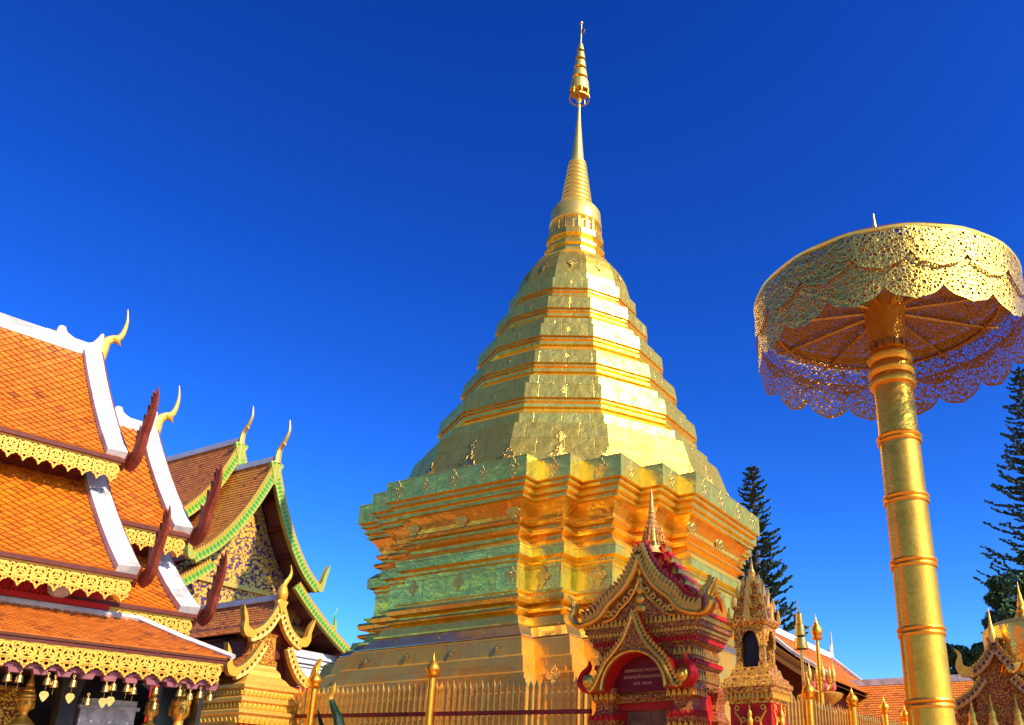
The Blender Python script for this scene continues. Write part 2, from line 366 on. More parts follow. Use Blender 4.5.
MX = lambda u, v, d: (d, u, v)      # u=y, v=z on a plane of constant x
MY = lambda u, v, d: (u, d, v)      # u=x, v=z on a plane of constant y
def bez(pts, n=10):
    # Catmull-Rom through points
    P = [Vector(p) for p in pts]; out = []
    for i in range(len(P) - 1):
        p0 = P[max(i - 1, 0)]; p1 = P[i]; p2 = P[i + 1]; p3 = P[min(i + 2, len(P) - 1)]
        for j in range(n):
            t = j / n
            out.append(tuple(.5 * ((2 * p1) + (p2 - p0) * t + (2 * p0 - 5 * p1 + 4 * p2 - p3) * t * t + (3 * p1 - p0 - 3 * p2 + p3) * t ** 3)))
    out.append(tuple(P[-1])); return out
def horn(mb, pts, rads, mp=None, n=8, flat=.6, k=6):
    path = bez(pts, k); m = len(path)
    rr = []
    for i in range(m):
        t = i / (m - 1) * (len(rads) - 1); a = int(min(t, len(rads) - 2)); rr.append(rads[a] + (rads[a + 1] - rads[a]) * (t - a))
    if mp: path = [mp(p[0], p[1], p[2] if len(p) > 2 else 0) for p in path]
    mb.tube(path, rr, n, flat)
def flame(mb, u, v, h, wd, lean, mp, d0, d1):
    # small leaf-shaped crocket
    mb.prism([(u - wd / 2, v), (u + wd / 2, v), (u + wd * .45 + lean * .4, v + h * .45), (u + lean, v + h), (u - wd * .35 + lean * .3, v + h * .5)], mp, d0, d1)
def crockets(mb, path, h, wd, mp, d0, d1, step, lean=0.0):
    acc = 0; nxt = step / 2
    for i in range(len(path) - 1):
        a, b = path[i], path[i + 1]; l = math.hypot(b[0] - a[0], b[1] - a[1])
        while nxt < acc + l:
            t = (nxt - acc) / l; flame(mb, a[0] + (b[0] - a[0]) * t, a[1] + (b[1] - a[1]) * t - .01, h, wd, lean, mp, d0, d1); nxt += step
        acc += l
def tiles(mb, fn, u0, u1, v0, v1, su, sv, lift=.022, mode='diamond', keep=None, nrm_flip=1):
    # fn(u,v) -> Vector on the roof; v runs down the slope
    def P(u, v, up):
        e = .01; p = fn(u, v); n = (fn(u + e, v) - p).cross(fn(u, v + e) - p).normalized() * nrm_flip
        return tuple(p + n * up)
    r = 0; v = v0
    while v < v1 + sv:
        u = u0 + (su if r % 2 else 0)
        while u < u1 + .001:
            if keep is None or keep(u, v):
                t = random.random(); j = random.uniform(-.003, .003)
                if mode == 'diamond':
                    cl = lambda a, b: (min(max(a, u0), u1), min(max(b, v0), v1))
                    q = [cl(u, v - sv * .93), cl(u - su * .93, v), cl(u, v + sv * .93), cl(u + su * .93, v)]
                    i = mb.add([P(*q[0], .002), P(*q[1], .006 + lift * .45 + j), P(*q[2], .006 + lift + j), P(*q[3], .006 + lift * .45 - j)])
                    mb.face((i, i + 1, i + 2, i + 3), None, t)
                    k_ = mb.add([P(*q[1], .0), P(*q[2], .0), P(*q[3], .0)])
                    mb.face((i + 1, k_, k_ + 1, i + 2), None, t); mb.face((i + 2, k_ + 1, k_ + 2, i + 3), None, t)
                else:
                    a0, a1 = max(u - su * .95, u0), min(u + su * .95, u1); b0, b1 = max(v - sv * .6, v0), min(v + sv * .6, v1)
                    i = mb.add([P(a0, b0, .002), P(a0, b1, lift + j), P(a1, b1, lift - j), P(a1, b0, .002), P(a0, b1, 0), P(a1, b1, 0)])
                    mb.face((i, i + 1, i + 2, i + 3), None, t); mb.face((i + 1, i + 4, i + 5, i + 2), None, t)
            u += 2 * su
        v += sv; r += 1
def sheet(mb, fn, us, vs, thick=.0):
    for i in range(len(us) - 1):
        for j in range(len(vs) - 1):
            a = mb.add([fn(us[i], vs[j]), fn(us[i + 1], vs[j]), fn(us[i + 1], vs[j + 1]), fn(us[i], vs[j + 1])]); mb.face((a, a + 1, a + 2, a + 3))
def lace(mb, u0, u1, top, h, mp, d0, d1, unit=None):
    # cut-out fretwork valance: rings with inner curls and drop lobes
    unit = unit or h * 1.05; n = max(1, round((u1 - u0) / unit)); unit = (u1 - u0) / n
    tp = (lambda u: top(u)) if callable(top) else (lambda u: top)
    mb_ = lambda u, v, d: mp(u, v, d)
    for i in range(n):
        c = u0 + (i + .5) * unit; z = tp(c)
        mm = lambda u, v, d, z=z: mp(u, v + (tp(u) - z), d)
        u = unit; mb.prism([(c - u / 2, z - h * .10), (c + u / 2, z - h * .10), (c + u / 2, z), (c - u / 2, z)], mm, d0, d1)
        mb.annulus(c, z - h * .36, u * .29, u * .47, mm, d0, d1, 14)
        for q in (pi / 2, pi * 7 / 6, pi * 11 / 6): mb.annulus(c + u * .155 * cos(q), z - h * .36 + u * .155 * sin(q), u * .05, u * .145, mm, d0, d1, 8)
        mb.annulus(c - u / 2, z - h * .20, u * .07, u * .17, mm, d0, d1, 8)
        mb.annulus(c - u / 2, z - h * .60, u * .08, u * .20, mm, d0, d1, 8)
        mb.annulus(c, z - h * .74, u * .11, u * .24, mm, d0, d1, 9)
        mb.annulus(c - u * .26, z - h * .70, u * .05, u * .15, mm, d0, d1, 7)
        mb.annulus(c + u * .26, z - h * .70, u * .05, u * .15, mm, d0, d1, 7)
        mb.prism([(c - u * .13, z - h * .86), (c, z - h), (c + u * .13, z - h * .86), (c, z - h * .80)], mm, d0, d1)
def remesh_obj(mb, name, mat, parent, vox, sm=2):
    o = mb.build(name, mat, parent, False)
    r = o.modifiers.new('r', 'REMESH'); r.mode = 'VOXEL'; r.voxel_size = vox; r.use_smooth_shade = True
    s_ = o.modifiers.new('s', 'SMOOTH'); s_.iterations = sm; s_.factor = .5
    bpy.context.view_layer.update()
    me = bpy.data.meshes.new_from_object(o.evaluated_get(bpy.context.evaluated_depsgraph_get()))
    o.modifiers.clear(); o.data = me
    if not me.materials: me.materials.append(mat)
    return o
def ell(mb, c, r, n=12, m=8, rx=0):
    L = []
    for i in range(m + 1):
        a = -pi / 2 + pi * i / m
        L.append([(c[0] + r[0] * max(cos(a), .02) * cos(2 * pi * j / n), c[1] + r[1] * max(cos(a), .02) * sin(2 * pi * j / n), c[2] + r[2] * sin(a)) for j in range(n)])
    mb.loft(L, True, True, True)

# ================================================================== SETTING
g = MB(); g.box((0, 0, -.5), (4000, 4000, 1.0)); o = g.build('ground', M['earth']); o['kind'] = 'structure'
g = MB(); i = g.add([(-60, -40, .004), (45, -40, .004), (45, 60, .004), (-60, 60, .004)]); g.face((i, i + 1, i + 2, i + 3))
o = g.build('courtyard_paving', M['paving'], None, fixn=False); o['kind'] = 'structure'
# ================================================================== GOLDEN CHEDI
CX, CY = -11.477, 17.669
chedi = thing('golden_chedi', 'huge gold-plated chedi with stepped twelve-sided tiers and a needle spire', 'stupa', (CX, CY, 0))
W1, D1, W2, D2, W3 = 1.84, 4.36, 2.62, 3.98, 3.50
def plan(o, z):
    q = [(D1, W1), (D2, W1), (D2, W2), (W3, W2), (W3, W3), (W2, W3), (W2, D2), (W1, D2), (W1, D1)]
    q = [(x + o, y + o) for x, y in q]; L = []
    for k_ in range(4):
        for x, y in q:
            for _ in range(k_): x, y = -y, x
            L.append((x, y, z))
    return L
def redent(name, mat, prof, cap0=False, cap1=False):
    m = MB(); m.loft([plan(o_, z) for o_, z in prof], True, cap0, cap1); return m.build(name, M[mat], chedi)
# profiles run upwards: (offset, z)
redent('base_plinth', 'copper_sheet', [(.95, 0), (.95, 2.3), (.86, 2.6), (.84, 2.64), (.80, 3.0), (.73, 3.03), (.68, 3.38), (.60, 3.42), (.55, 3.74), (.47, 3.78), (.41, 4.06), (.33, 4.10), (.25, 4.43), (.20, 4.46)])
redent('sloping_band', 'pale_sheet', [(.20, 4.46), (.22, 4.47), (.22, 4.485), (.16, 4.49), (-.04, 4.72), (-.05, 4.73)])
redent('lower_moulding', 'gold_mould', [(-.05, 4.73), (-.03, 4.74), (-.03, 4.77), (-.10, 4.79), (-.13, 4.93), (-.30, 4.96), (-.33, 4.99), (-.20, 5.04), (-.18, 5.07), (-.20, 5.11),
    (-.36, 5.15), (-.36, 5.19), (-.19, 5.22), (-.17, 5.30), (-.19, 5.36), (-.31, 5.38), (-.31, 5.43), (-.26, 5.44), (-.26, 5.49), (-.40, 5.52)])
redent('body_wall', 'gold_sheet', [(-.40, 5.52), (-.40, 6.05)])
redent('body_band', 'gold_sheet', [(-.40, 6.05), (-.36, 6.08), (-.36, 6.13), (-.25, 6.17), (-.25, 6.38), (-.38, 6.52)])
redent('frieze', 'gold_cornice', [(-.38, 6.52), (-.44, 6.55), (-.44, 6.62), (-.34, 6.65), (-.31, 6.70), (-.34, 6.75), (-.44, 6.78), (-.44, 6.84), (-.37, 6.86), (-.34, 6.92),
    (-.35, 6.95), (-.42, 6.97), (-.40, 7.06), (-.34, 7.16), (-.27, 7.25), (-.24, 7.29)])
redent('cornice', 'gold_mould', [(-.24, 7.29), (-.17, 7.31), (-.17, 7.36), (-.20, 7.38), (-.20, 7.40), (-.12, 7.42), (-.12, 7.50), (-.15, 7.52), (-.15, 7.54), (-.06, 7.56), (-.06, 7.62), (-.08, 7.64), (.0, 7.655)])
redent('parapet', 'gold_sheet', [(.0, 7.655), (.0, 8.12), (-.30, 8.14), (-.55, 8.20)], cap1=True)
# twelve-sided upper part
def dodeca(name, mat, prof, n=12, smooth=False, cap1=True):
    m = MB(); ph = pi / n
    m.loft([[(r * cos(ph + 2 * pi * j / n), r * sin(ph + 2 * pi * j / n), z) for j in range(n)] for r, z in prof], True, False, cap1)
    return m.build(name, M[mat], chedi, smooth)
dodeca('drum', 'gold_sheet', [(4.20, 8.0), (4.13, 8.3), (3.80, 9.25), (3.62, 9.31)])
TB = [(3.31, 10.07, 3.25, 10.45), (2.82, 11.19, 2.75, 11.56), (2.47, 12.09, 2.44, 12.44), (2.06, 13.10, 2.03, 13.43), (1.75, 13.86, 1.73, 14.17)]
prev = (3.62, 9.31)
for rb, zb, rt, zt in TB:
    d = (zb - prev[1])
    pr = [prev, (prev[0] - .03, prev[1] + .02)]
    if d > .5: pr += [(prev[0] - .06, prev[1] + d * .35), (prev[0] - .12, prev[1] + d * .37)]
    pr += [(rb - .07, zb - .24), (rb + .0, zb - .225), (rb + .005, zb - .16), (rb - .09, zb - .15), (rb - .09, zb - .085), (rb - .02, zb - .08), (rb - .02, zb - .045), (rb - .07, zb - .04), (rb - .07, zb - .005), (rb + .015, zb), (rt + .015, zt), (rt - .14, zt + .05)]
    m = MB(); ph = pi / 12; lp = [[(r * cos(ph + 2 * pi * j / 12), r * sin(ph + 2 * pi * j / 12), z) for j in range(12)] for r, z in pr]
    m.loft(lp[:-11], True); m.loft(lp[-4:], True, False, True); m.build('tier', M['gold_sheet'], chedi)
    m = MB(); m.loft(lp[-12:-3], True); m.build('tier_moulding', M['gold_mould'], chedi)
    prev = (rt - .14, zt + .05)
dodeca('bell', 'gold_sheet', [(1.60, 14.20), (1.58, 14.42), (1.48, 14.80), (1.34, 15.10), (1.19, 15.33), (.93, 15.58), (.80, 15.64)])
dodeca('collar', 'gold_mould', [(.84, 15.60), (.84, 15.72), (.78, 15.74), (.78, 15.84), (.86, 15.88), (.86, 15.96), (.74, 16.0), (.72, 16.16), (.82, 16.22), (.82, 16.38), (.73, 16.44)], 12)
m = MB(); m.lathe([(.66, 16.42), (.66, 16.80), (.72, 16.83), (.745, 16.87), (.72, 17.05), (.70, 17.34), (.62, 17.46), (.50, 17.52)], 28); m.build('flange', M['spire_gold'], chedi, True)
m = MB()
for j in range(22):
    a = 2 * pi * j / 22; m.box((.72 * cos(a), .72 * sin(a), 16.63), (.045, .05, .34), a)
m.build('railing', M['ornament'], chedi)
m = MB(); pr = []
for j in range(10):
    t = j / 10; r = .475 - .215 * t; z = 17.5 + 1.58 * t; pr += [(r - .035, z), (r, z + .045), (r, z + .095), (r - .035, z + .145)]
m.lathe(pr + [(.22, 19.08), (.25, 19.10), (.26, 19.15), (.2, 19.19)], 28); m.build('ringed_cone', M['spire_gold'], chedi, True)
m = MB(); m.lathe([(.20, 19.17), (.185, 19.3), (.15, 19.7), (.10, 20.3), (.06, 20.8), (.042, 21.15), (.03, 21.4), (.05, 21.44), (.075, 21.5), (.05, 21.56), (.025, 21.6), (.018, 24.0), (.012, 24.6)], 16); m.build('needle', M['spire_gold'], chedi, True)
for zb, zt, r0, r1 in [(21.82, 22.20, .305, .275), (22.36, 22.62, .235, .205), (22.76, 23.0, .185, .16), (23.13, 23.36, .145, .12), (23.48, 23.72, .105, .06)]:
    m = MB(); m.lathe([(r0 - .012, zb), (r0, zb), (r0, zb + .03), (r1, zt), (r1 * .8, zt + .01), (.02, zt + .02)], 20, caps=False); m.build('parasol_tier', M['spire_gold'], chedi, True)
m = MB(); m.annulus(0, 0, .285, .31, lambda u, v, d: (u, v, d), 21.56, 21.60, 20)
for j in range(8): a = 2 * pi * j / 8; m.tube([(.3 * cos(a), .3 * sin(a), 21.58), (.3 * cos(a), .3 * sin(a), 21.82)], .012, 5)
m.build('parasol_hoop', M['ornament'], chedi)
m = MB(); ell(m, (0, 0, 24.62), (.05, .05, .06)); m.prism([(.02, 24.2), (.16, 24.12), (.1, 24.2), (.14, 24.3), (.05, 24.38), (.02, 24.34)], MY, -.01, .01); m.build('vane', M['ornament'], chedi)
# embossed medallions
def medallion_mesh():
    m = MB(); n = 32; L = []
    for rad, h in ((1, 0), (.96, .10), (.62, .16), (.55, .10), (.34, .12), (.28, .22), (.12, .27)):
        L.append([((rad * (.80 + .20 * cos(4 * t) + .10 * cos(12 * t) * (rad > .5))) * cos(t) * .5, -h * .5, (rad * (.80 + .20 * cos(4 * t) + .10 * cos(12 * t) * (rad > .5))) * sin(t) * .62) for t in [2 * pi * j / n for j in range(n)]])
    m.loft(L, True, True, True); return m
def palmette_mesh():
    m = MB(); n = 40; L = []
    for rad, h in ((1, 0), (.95, .10), (.66, .15), (.58, .08), (.36, .12), (.2, .22), (.08, .24)):
        Q = []
        for j in range(n):
            t = 2 * pi * j / n; rr = rad * (.62 + .12 * cos(3 * (t - pi / 2)) + .13 * cos(9 * t) * (rad > .5)); x, z = rr * cos(t) * .62, rr * sin(t) * .75
            Q.append((x * (1.25 if z < 0 else .8), -h * .5, z))
        L.append(Q)
    m.loft(L, True, True, True); return m
med0 = medallion_mesh().build('medallion', M['ornament'], chedi, True); pal0 = palmette_mesh().build('palmette', M['ornament'], chedi, True)
used = [False, False]
def orn(kind, x, y, z, ang, sz, tilt=0.0):
    # ang: outward direction of the face it sits on
    src = (med0, pal0)[kind]
    mat = Matrix.Translation((x, y, z)) @ Matrix.Rotation(ang + pi / 2, 4, 'Z') @ Matrix.Rotation(-tilt, 4, 'X') @ Matrix.Diagonal((sz, sz * .38, sz, 1))
    if not used[kind]: used[kind] = True; src.matrix_local = mat
    else: inst(src, chedi, mat)
ap = cos(pi / 12)
for a in (240, 270, 300, 330, 0):
    A = R(a)
    for i, (rb, zb, rt, zt) in enumerate(TB):
        r = (rb + rt) / 2 * ap + .015; orn(0, r * cos(A), r * sin(A), (zb + zt) / 2, A, .18 - .015 * i, .1)
    for z, s_, kd in ((8.45, .44, 1), (8.88, .26, 0)):
        r = (4.13 + (3.80 - 4.13) * (z - 8.3) / .95) * ap + .005; orn(kd, r * cos(A), r * sin(A), z, A, s_, .33)
    r = 1.50 * ap; orn(0, r * cos(A), r * sin(A), 14.78, A, .26, .38)
    A2 = A + pi / 12
    for z, s_ in ((8.45, .30),):
        r = 4.13 - .33 * (z - 8.3) / .95; orn(1, r * cos(A2), r * sin(A2), z, A2, s_, .33)
for x in (-1.5, -.75, 0, .75, 1.5): orn(0, x, -D1 - .002, 7.88, -pi / 2, .36 if abs(x) < .1 or abs(x) > 1.4 else .27)
for y in (-1.4, -.5, .5, 1.4): orn(0, D1 + .002, y, 7.88, 0, .34)
for x in (-2.22, 2.22): orn(0, x, -D2 - .002, 7.88, -pi / 2, .32)
for x in (-3.06, 3.06): orn(0, x, -W3 - .002, 7.88, -pi / 2, .32)
orn(0, 3.5 + .002, -3.06, 7.88, 0, .32); orn(0, 3.98 + .002, -2.2, 7.88, 0, .32)
for x in (-1.3, 0, 1.3): orn(0, x, -D1 + .36, 7.1, -pi / 2, .34, -.3)
for x in (-1.2, 0, 1.3): orn(0, x, -D1 + .395, 5.8, -pi / 2, .30)
for x in (2.0, 3.0): orn(0, x - .2, (-D2 if x < 2.5 else -W3) + .38, 5.8, -pi / 2, .34)
for y in (-1.3, .2): orn(0, D1 - .36, y, 7.1, 0, .44, -.3)
for x in (-1.6, -.55, .55, 1.6): orn(0, x, -D1 - .31, 4.25, -pi / 2, .18, .5)
for x in (-1.1, 0, 1.1): orn(0, x, -D1 - .05, 4.61, -pi / 2, .16, .7)
for x, y in ((2.45, -3.98), (3.3, -3.5)): orn(0, x + .3, y - .56, 3.7, -pi / 2, .3, .3)
# ================================================================== GIANT GOLD UMBRELLA
umb = thing('ceremonial_umbrella', 'giant gold filigree umbrella with scalloped skirt on a thick ringed gold pole', 'umbrella', (-1.71, 9.30, 0))
m = MB(); m.lathe([(.42, 0), (.42, .25), (.30, .3), (.235, .5), (.225, 2.5), (.213, 6.05)], 40); m.build('pole', M['pole_gold'], umb, True)
for z in (.9, 1.75, 2.53, 3.24, 3.95, 4.66, 5.36):
    m = MB(); m.lathe([(.213, z - .06), (.234, z - .055), (.242, z - .035), (.234, z - .015), (.226, z - .01), (.238, z), (.246, z + .016), (.238, z + .036), (.213, z + .042)], 40, caps=False); m.build('ring', M['pole_gold'], umb, True)
m = MB(); m.lathe([(.213, 5.98), (.25, 6.0), (.262, 6.05), (.245, 6.1), (.235, 6.12), (.255, 6.15), (.262, 6.2), (.24, 6.25), (.225, 6.28), (.245, 6.31), (.25, 6.36), (.22, 6.41), (.20, 6.45), (.196, 6.55), (.20, 6.62), (.215, 6.8), (.245, 7.0), (.26, 7.05)], 40); m.build('capital', M['pole_gold'], umb, True)
m = MB()
for j in range(14): a = 2 * pi * j / 14; m.box((.205 * cos(a), .205 * sin(a), 6.5), (.03, .06, .09), a)
m.build('capital_studs', M['brass'], umb)
RU = 1.475; NP = 16
def skirt(name, r, ztop, zval, ztip, phase, seg=14, rimw=.028):
    # scalloped hanging: per petal, lower edge ends in a pointed ogee
    m = MB(); n = NP * seg; cols = []
    for j in range(n):
        t = (j % seg) / seg; s_ = abs(2 * t - 1); e = (1 - s_ ** 3.4) * .82 + max(0, 1 - s_ * 2.6) ** 1.5 * .18
        zb = zval + (ztip - zval) * e; a = phase + 2 * pi * j / n
        rr = r + .004 * cos(a * NP)
        zs = [ztop, ztop - rimw] + [ztop - rimw + (zb + rimw - ztop + rimw) * q / 4 for q in range(1, 5)] + [zb]
        cols.append([(rr * (1 + .018 * (ztop - z)) * cos(a), rr * (1 + .018 * (ztop - z)) * sin(a), z) for z in zs])
    nr = len(cols[0]); ids = [m.add(c) for c in cols]; da = 2 * pi * r / n
    for j in range(n):
        k_ = (j + 1) % n
        for i in range(nr - 1):
            zz = lambda cc, q: cols[cc][q][2]
            rim = 1.0 if i in (0, nr - 2) else 0.0
            m.face((ids[j] + i + 1, ids[k_] + i + 1, ids[k_] + i, ids[j] + i), [(j * da, zz(j, i + 1)), (j * da + da, zz(k_, i + 1)), (j * da + da, zz(k_, i)), (j * da, zz(j, i))], 0, rim)
    return m.build(name, M['pierced_skirt'], umb, True, fixn=False)
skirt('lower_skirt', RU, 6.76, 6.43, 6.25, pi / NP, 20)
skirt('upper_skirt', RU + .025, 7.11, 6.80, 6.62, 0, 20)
m = MB(); n = NP * 4; L = []
for r, z in ((RU - .02, 7.095), (RU + .030, 7.09), (RU + .038, 7.115), (RU + .015, 7.135), (RU - .06, 7.145)):
    L.append([(r * cos(2 * pi * j / n), r * sin(2 * pi * j / n), z + .005 * cos(2 * pi * j / n * NP)) for j in range(n)])
m.loft(L); m.build('rim', M['spire_gold'], umb, True)
m = MB(); n = 44; cols = []
def dome(name, prof, mat):
    m = MB()
    for i in range(len(prof) - 1):
        (r0, z0), (r1, z1) = prof[i], prof[i + 1]
        for j in range(66):
            a0, a1 = 2 * pi * j / 66, 2 * pi * (j + 1) / 66
            P = [(r0 * cos(a0), r0 * sin(a0), z0), (r0 * cos(a1), r0 * sin(a1), z0), (r1 * cos(a1), r1 * sin(a1), z1), (r1 * cos(a0), r1 * sin(a0), z1)]
            q = m.add(P); m.face((q, q + 1, q + 2, q + 3), [(p[0], p[1]) for p in P])
    return m.build(name, M[mat], umb, True, fixn=False)
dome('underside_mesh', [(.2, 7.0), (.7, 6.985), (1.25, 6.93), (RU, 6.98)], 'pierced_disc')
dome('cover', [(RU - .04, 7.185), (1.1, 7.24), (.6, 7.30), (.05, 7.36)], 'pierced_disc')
for j in range(11):
    a = 2 * pi * j / 11 + .1; m = MB(); m.tube([(.22 * cos(a), .22 * sin(a), 6.97), (1.27 * cos(a), 1.27 * sin(a), 6.90), (1.44 * cos(a), 1.44 * sin(a), 6.92)], .020, 6); m.build('rib', M['brass'], umb)
m = MB(); m.lathe([(1.25, 6.885), (1.28, 6.88), (1.29, 6.91), (1.26, 6.92), (1.25, 6.885)], 48, caps=False); m.build('hoop', M['brass'], umb, True)
m = MB(); m.lathe([(.09, 7.33), (.11, 7.4), (.06, 7.5), (.075, 7.6), (.035, 7.75), (.045, 7.9), (.022, 8.0), (.03, 8.1), (.008, 8.36)], 14); m.build('finial', M['spire_gold'], umb, True)
# ================================================================== FENCES
def lotus_bud(r=.10):
    m = MB(); m.lathe([(r * .5, -.02), (r * .95, .0), (r * 1.1, .03), (r * .7, .05), (r * .75, .07), (r * 1.05, .13), (r * 1.12, .19), (r * .95, .26), (r * .6, .33), (r * .28, .40), (r * .1, .50), (.003, .58)], 18); return m
def fence(name, label, p0, p1, npk, posts, zt0, zt1):
    L = math.hypot(p1[0] - p0[0], p1[1] - p0[1]); rz = math.atan2(p1[1] - p0[1], p1[0] - p0[0])
    f = thing(name, label, 'fence', (p0[0], p0[1], 0), rz); f.pass_index = 0
    zt = lambda u: zt0 + (zt1 - zt0) * u / L
    m = MB(); m.box((L / 2, 0, .35), (L, .3, .7)); m.build('kerb_wall', M['red_paint'], f)
    m = MB()
    m.loft([[(0, -.025, zt(0) - .46), (0, .025, zt(0) - .46), (0, .025, zt(0) - .40), (0, -.025, zt(0) - .40)], [(L, -.025, zt(L) - .46), (L, .025, zt(L) - .46), (L, .025, zt(L) - .40), (L, -.025, zt(L) - .40)]], True, True, True)
    m.loft([[(0, -.025, .9), (0, .025, .9), (0, .025, .98), (0, -.025, .98)], [(L, -.025, .9), (L, .025, .9), (L, .025, .98), (L, -.025, .98)]], True, True, True)
    m.build('rail', M['fence_red'], f)
    base = None
    for i in range(npk):
        u = L * (i + .5) / npk
        if base is None:
            m = MB(); m.box((0, 0, -1.15), (.05, .032, 2.1)); m.loft([[(-.025, -.016, -.1), (.025, -.016, -.1), (.025, .016, -.1), (-.025, .016, -.1)], [(-.030, -.02, -.07), (.030, -.02, -.07), (.030, .02, -.07), (-.030, .02, -.07)], [(-.002, -.002, .04), (.002, -.002, .04), (.002, .002, .04), (-.002, .002, .04)]], True, True, True)
            base = m.build('picket', M['fence_gold'], f); base.location = (u, .03, zt(u))
        else: inst(base, f, Matrix.Translation((u + random.uniform(-.006, .006), .03, zt(u) + random.uniform(-.03, .03))))
    for u, zz, s_ in posts:
        m = MB(); m.lathe([(.055, 0), (.055, zz - .02), (.075, zz)], 14, (u, -.06, 0)); p = m.build('fence_post', M['pole_gold'], f, True)
        b = lotus_bud(.10 * s_).build('lotus_bud', M['pole_gold'], p, True); b.location = (u, -.06, zz); b.scale = (1, 1, s_ * .62)
    return f
fence('gilded_fence', 'gilded picket fence with red rail in front of the chedi, left of the gate', (-13.0, 10.66), (-6.42, 10.62), 60, [(1.25, 3.40, 1.0), (3.77, 3.42, 1.0)], 3.42, 3.21)
fence('gilded_fence', 'gilded picket fence with lotus-bud posts running back right of the corner shrine', (-4.08, 11.15), (-4.08, 26.2), 96, [(1.58, 3.03, .9), (3.92, 3.13, .9), (6.17, 3.2, .9), (7.9, 3.2, .9), (9.9, 3.2, .9), (12.0, 3.2, .9)], 3.0, 3.22)
# green mosaic naga crest in front of the left fence
ng = thing('naga_crest', 'dark green mosaic naga crest with a gold horn before the picket fence', 'statue', (-10.75, 10.2, 0))
m = MB(); m.lathe([(.22, 0), (.22, .1), (.12, .2), (.07, 2.2), (.09, 2.35)], 12); m.build('stand', M['green_glass'], ng, True)
m = MB(); horn(m, [(-.02, 0, 2.3), (.10, 0, 2.55), (.06, 0, 2.8), (-.08, 0, 3.0), (-.14, 0, 3.12)], [.09, .11, .09, .065, .04], None, 12, .7); m.build('neck', M['green_glass'], ng, True)
m = MB(); horn(m, [(-.13, 0, 3.06), (-.17, 0, 3.16), (-.12, 0, 3.26), (-.11, 0, 3.38)], [.035, .042, .028, .005], None, 8, .7); m.build('horn', M['gilt_bright'], ng, True)
m = MB(); horn(m, [(-.02, 0, 2.45), (-.20, 0, 2.62), (-.33, 0, 2.80), (-.42, 0, 2.98)], [.07, .06, .04, .01], None, 8, .6); m.build('side_crest', M['green_glass'], ng, True)
# ================================================================== GATE
M['spire_stone'] = plain('spire_stone', (.55, .30, .08), .5, .4, .3, 14, .4)
gate = thing('shrine_gate', 'red and gold carved gateway with a pointed spire and a maroon sign over its door', 'gate', (-5.58, 10.48, 0))
cy = .50
for s_ in (-1, 1):
    m = MB(); m.square([(.20, 0), (.20, .3), (.15, .4), (.135, .8), (.135, 2.42), (.15, 2.46), (.15, 2.52), (.20, 2.60), (.20, 2.66), (.15, 2.72), (.13, 2.78), (.13, 2.86), (.17, 2.92), (.20, 2.99), (.20, 3.05)], (s_ * .58, .17, 0))
    m.build('pier', M['carved_red'], gate)
    m = MB(); m.square([(.20, 0), (.20, .3), (.15, .4), (.14, 2.5), (.19, 2.62), (.14, 2.75), (.14, 2.86), (.2, 2.99), (.2, 3.05)], (s_ * .62, .86, 0)); m.build('pier', M['carved_red'], gate)
    m = MB(); m.box2((s_ * .60 - .11, .30, .1), (s_ * .60 + .11, .75, 2.95)); m.build('side_wall', M['red_paint'], gate)
m = MB(); m.box2((-.46, .13, 2.86), (.46, .34, 2.98)); m.box2((-.46, .10, 2.90), (.46, .13, 2.95)); m.build('lintel', M['carved_dense'], gate)
m = MB(); m.box2((-.45, .22, 0), (-.37, .36, 2.86)); m.box2((.37, .22, 0), (.45, .36, 2.86)); m.box2((-.37, .22, 2.77), (.37, .36, 2.86)); m.build('door_frame', M['red_paint'], gate)
for s_ in (-1, 1):
    m = MB(); m.box2((min(0, s_ * .365) + .004, .29, .05), (max(0, s_ * .365) - .004, .33, 2.765)); dl = m.build('door_leaf', M['wood'], gate)
    m = MB()
    for z in (.3, 1.15, 2.0): m.box2((s_ * .19 - .12, .275, z), (s_ * .19 + .12, .292, z + .65))
    m.build('panel', M['wood'], dl)
ogee = bez([(.70, 2.99), (.62, 3.06), (.53, 3.22), (.44, 3.38), (.30, 3.52), (.17, 3.67), (.08, 3.84), (0, 4.04)], 4)
def arch_poly(sc, iw, ih):
    o_ = [(x * sc, 2.99 + (z - 2.99) * sc) for x, z in ogee]; left = [(-x, z) for x, z in reversed(o_[:-1])]
    inn = [(-iw * cos(t), 3.0 + ih * sin(t)) for t in [pi * j / 20 for j in range(21)]]
    return o_ + left + [(-iw, 2.99)] + inn[1:-1] + [(iw, 2.99)]
m = MB(); m.prism(arch_poly(1.0, .44, .455), MY, -.20, .17); m.build('arch_border', M['red_bright'], gate)
m = MB(); m.prism(arch_poly(.955, .445, .46), MY, -.225, -.2005); af_ = m.build('arch_frame', M['carved_dense'], gate)
m = MB()
for s_ in (-1, 1):
    p = [(x * s_, z) for x, z in ogee]
    m.tube([(x * .93, -.235, 2.99 + (z - 2.99) * .935) for x, z in p], .026, 6)
    crockets(m, p, .065, .05, MY, -.215, -.185, .06, s_ * .02)
m.tube([(.47 * cos(t), -.235, 3.0 + .485 * sin(t)) for t in [pi * j / 24 for j in range(25)]], .022, 6)
m.build('arch_crest', M['gilt_dark'], gate)
m = MB(); m.prism([(-.45 * cos(t), 2.985 + .47 * sin(t)) for t in [pi * j / 24 for j in range(25)]], MY, .06, .10); ty = m.build('sign_panel', plain('maroon_sign', (.13, .006, .008), .4, 0, .15, 5, .05), gate)
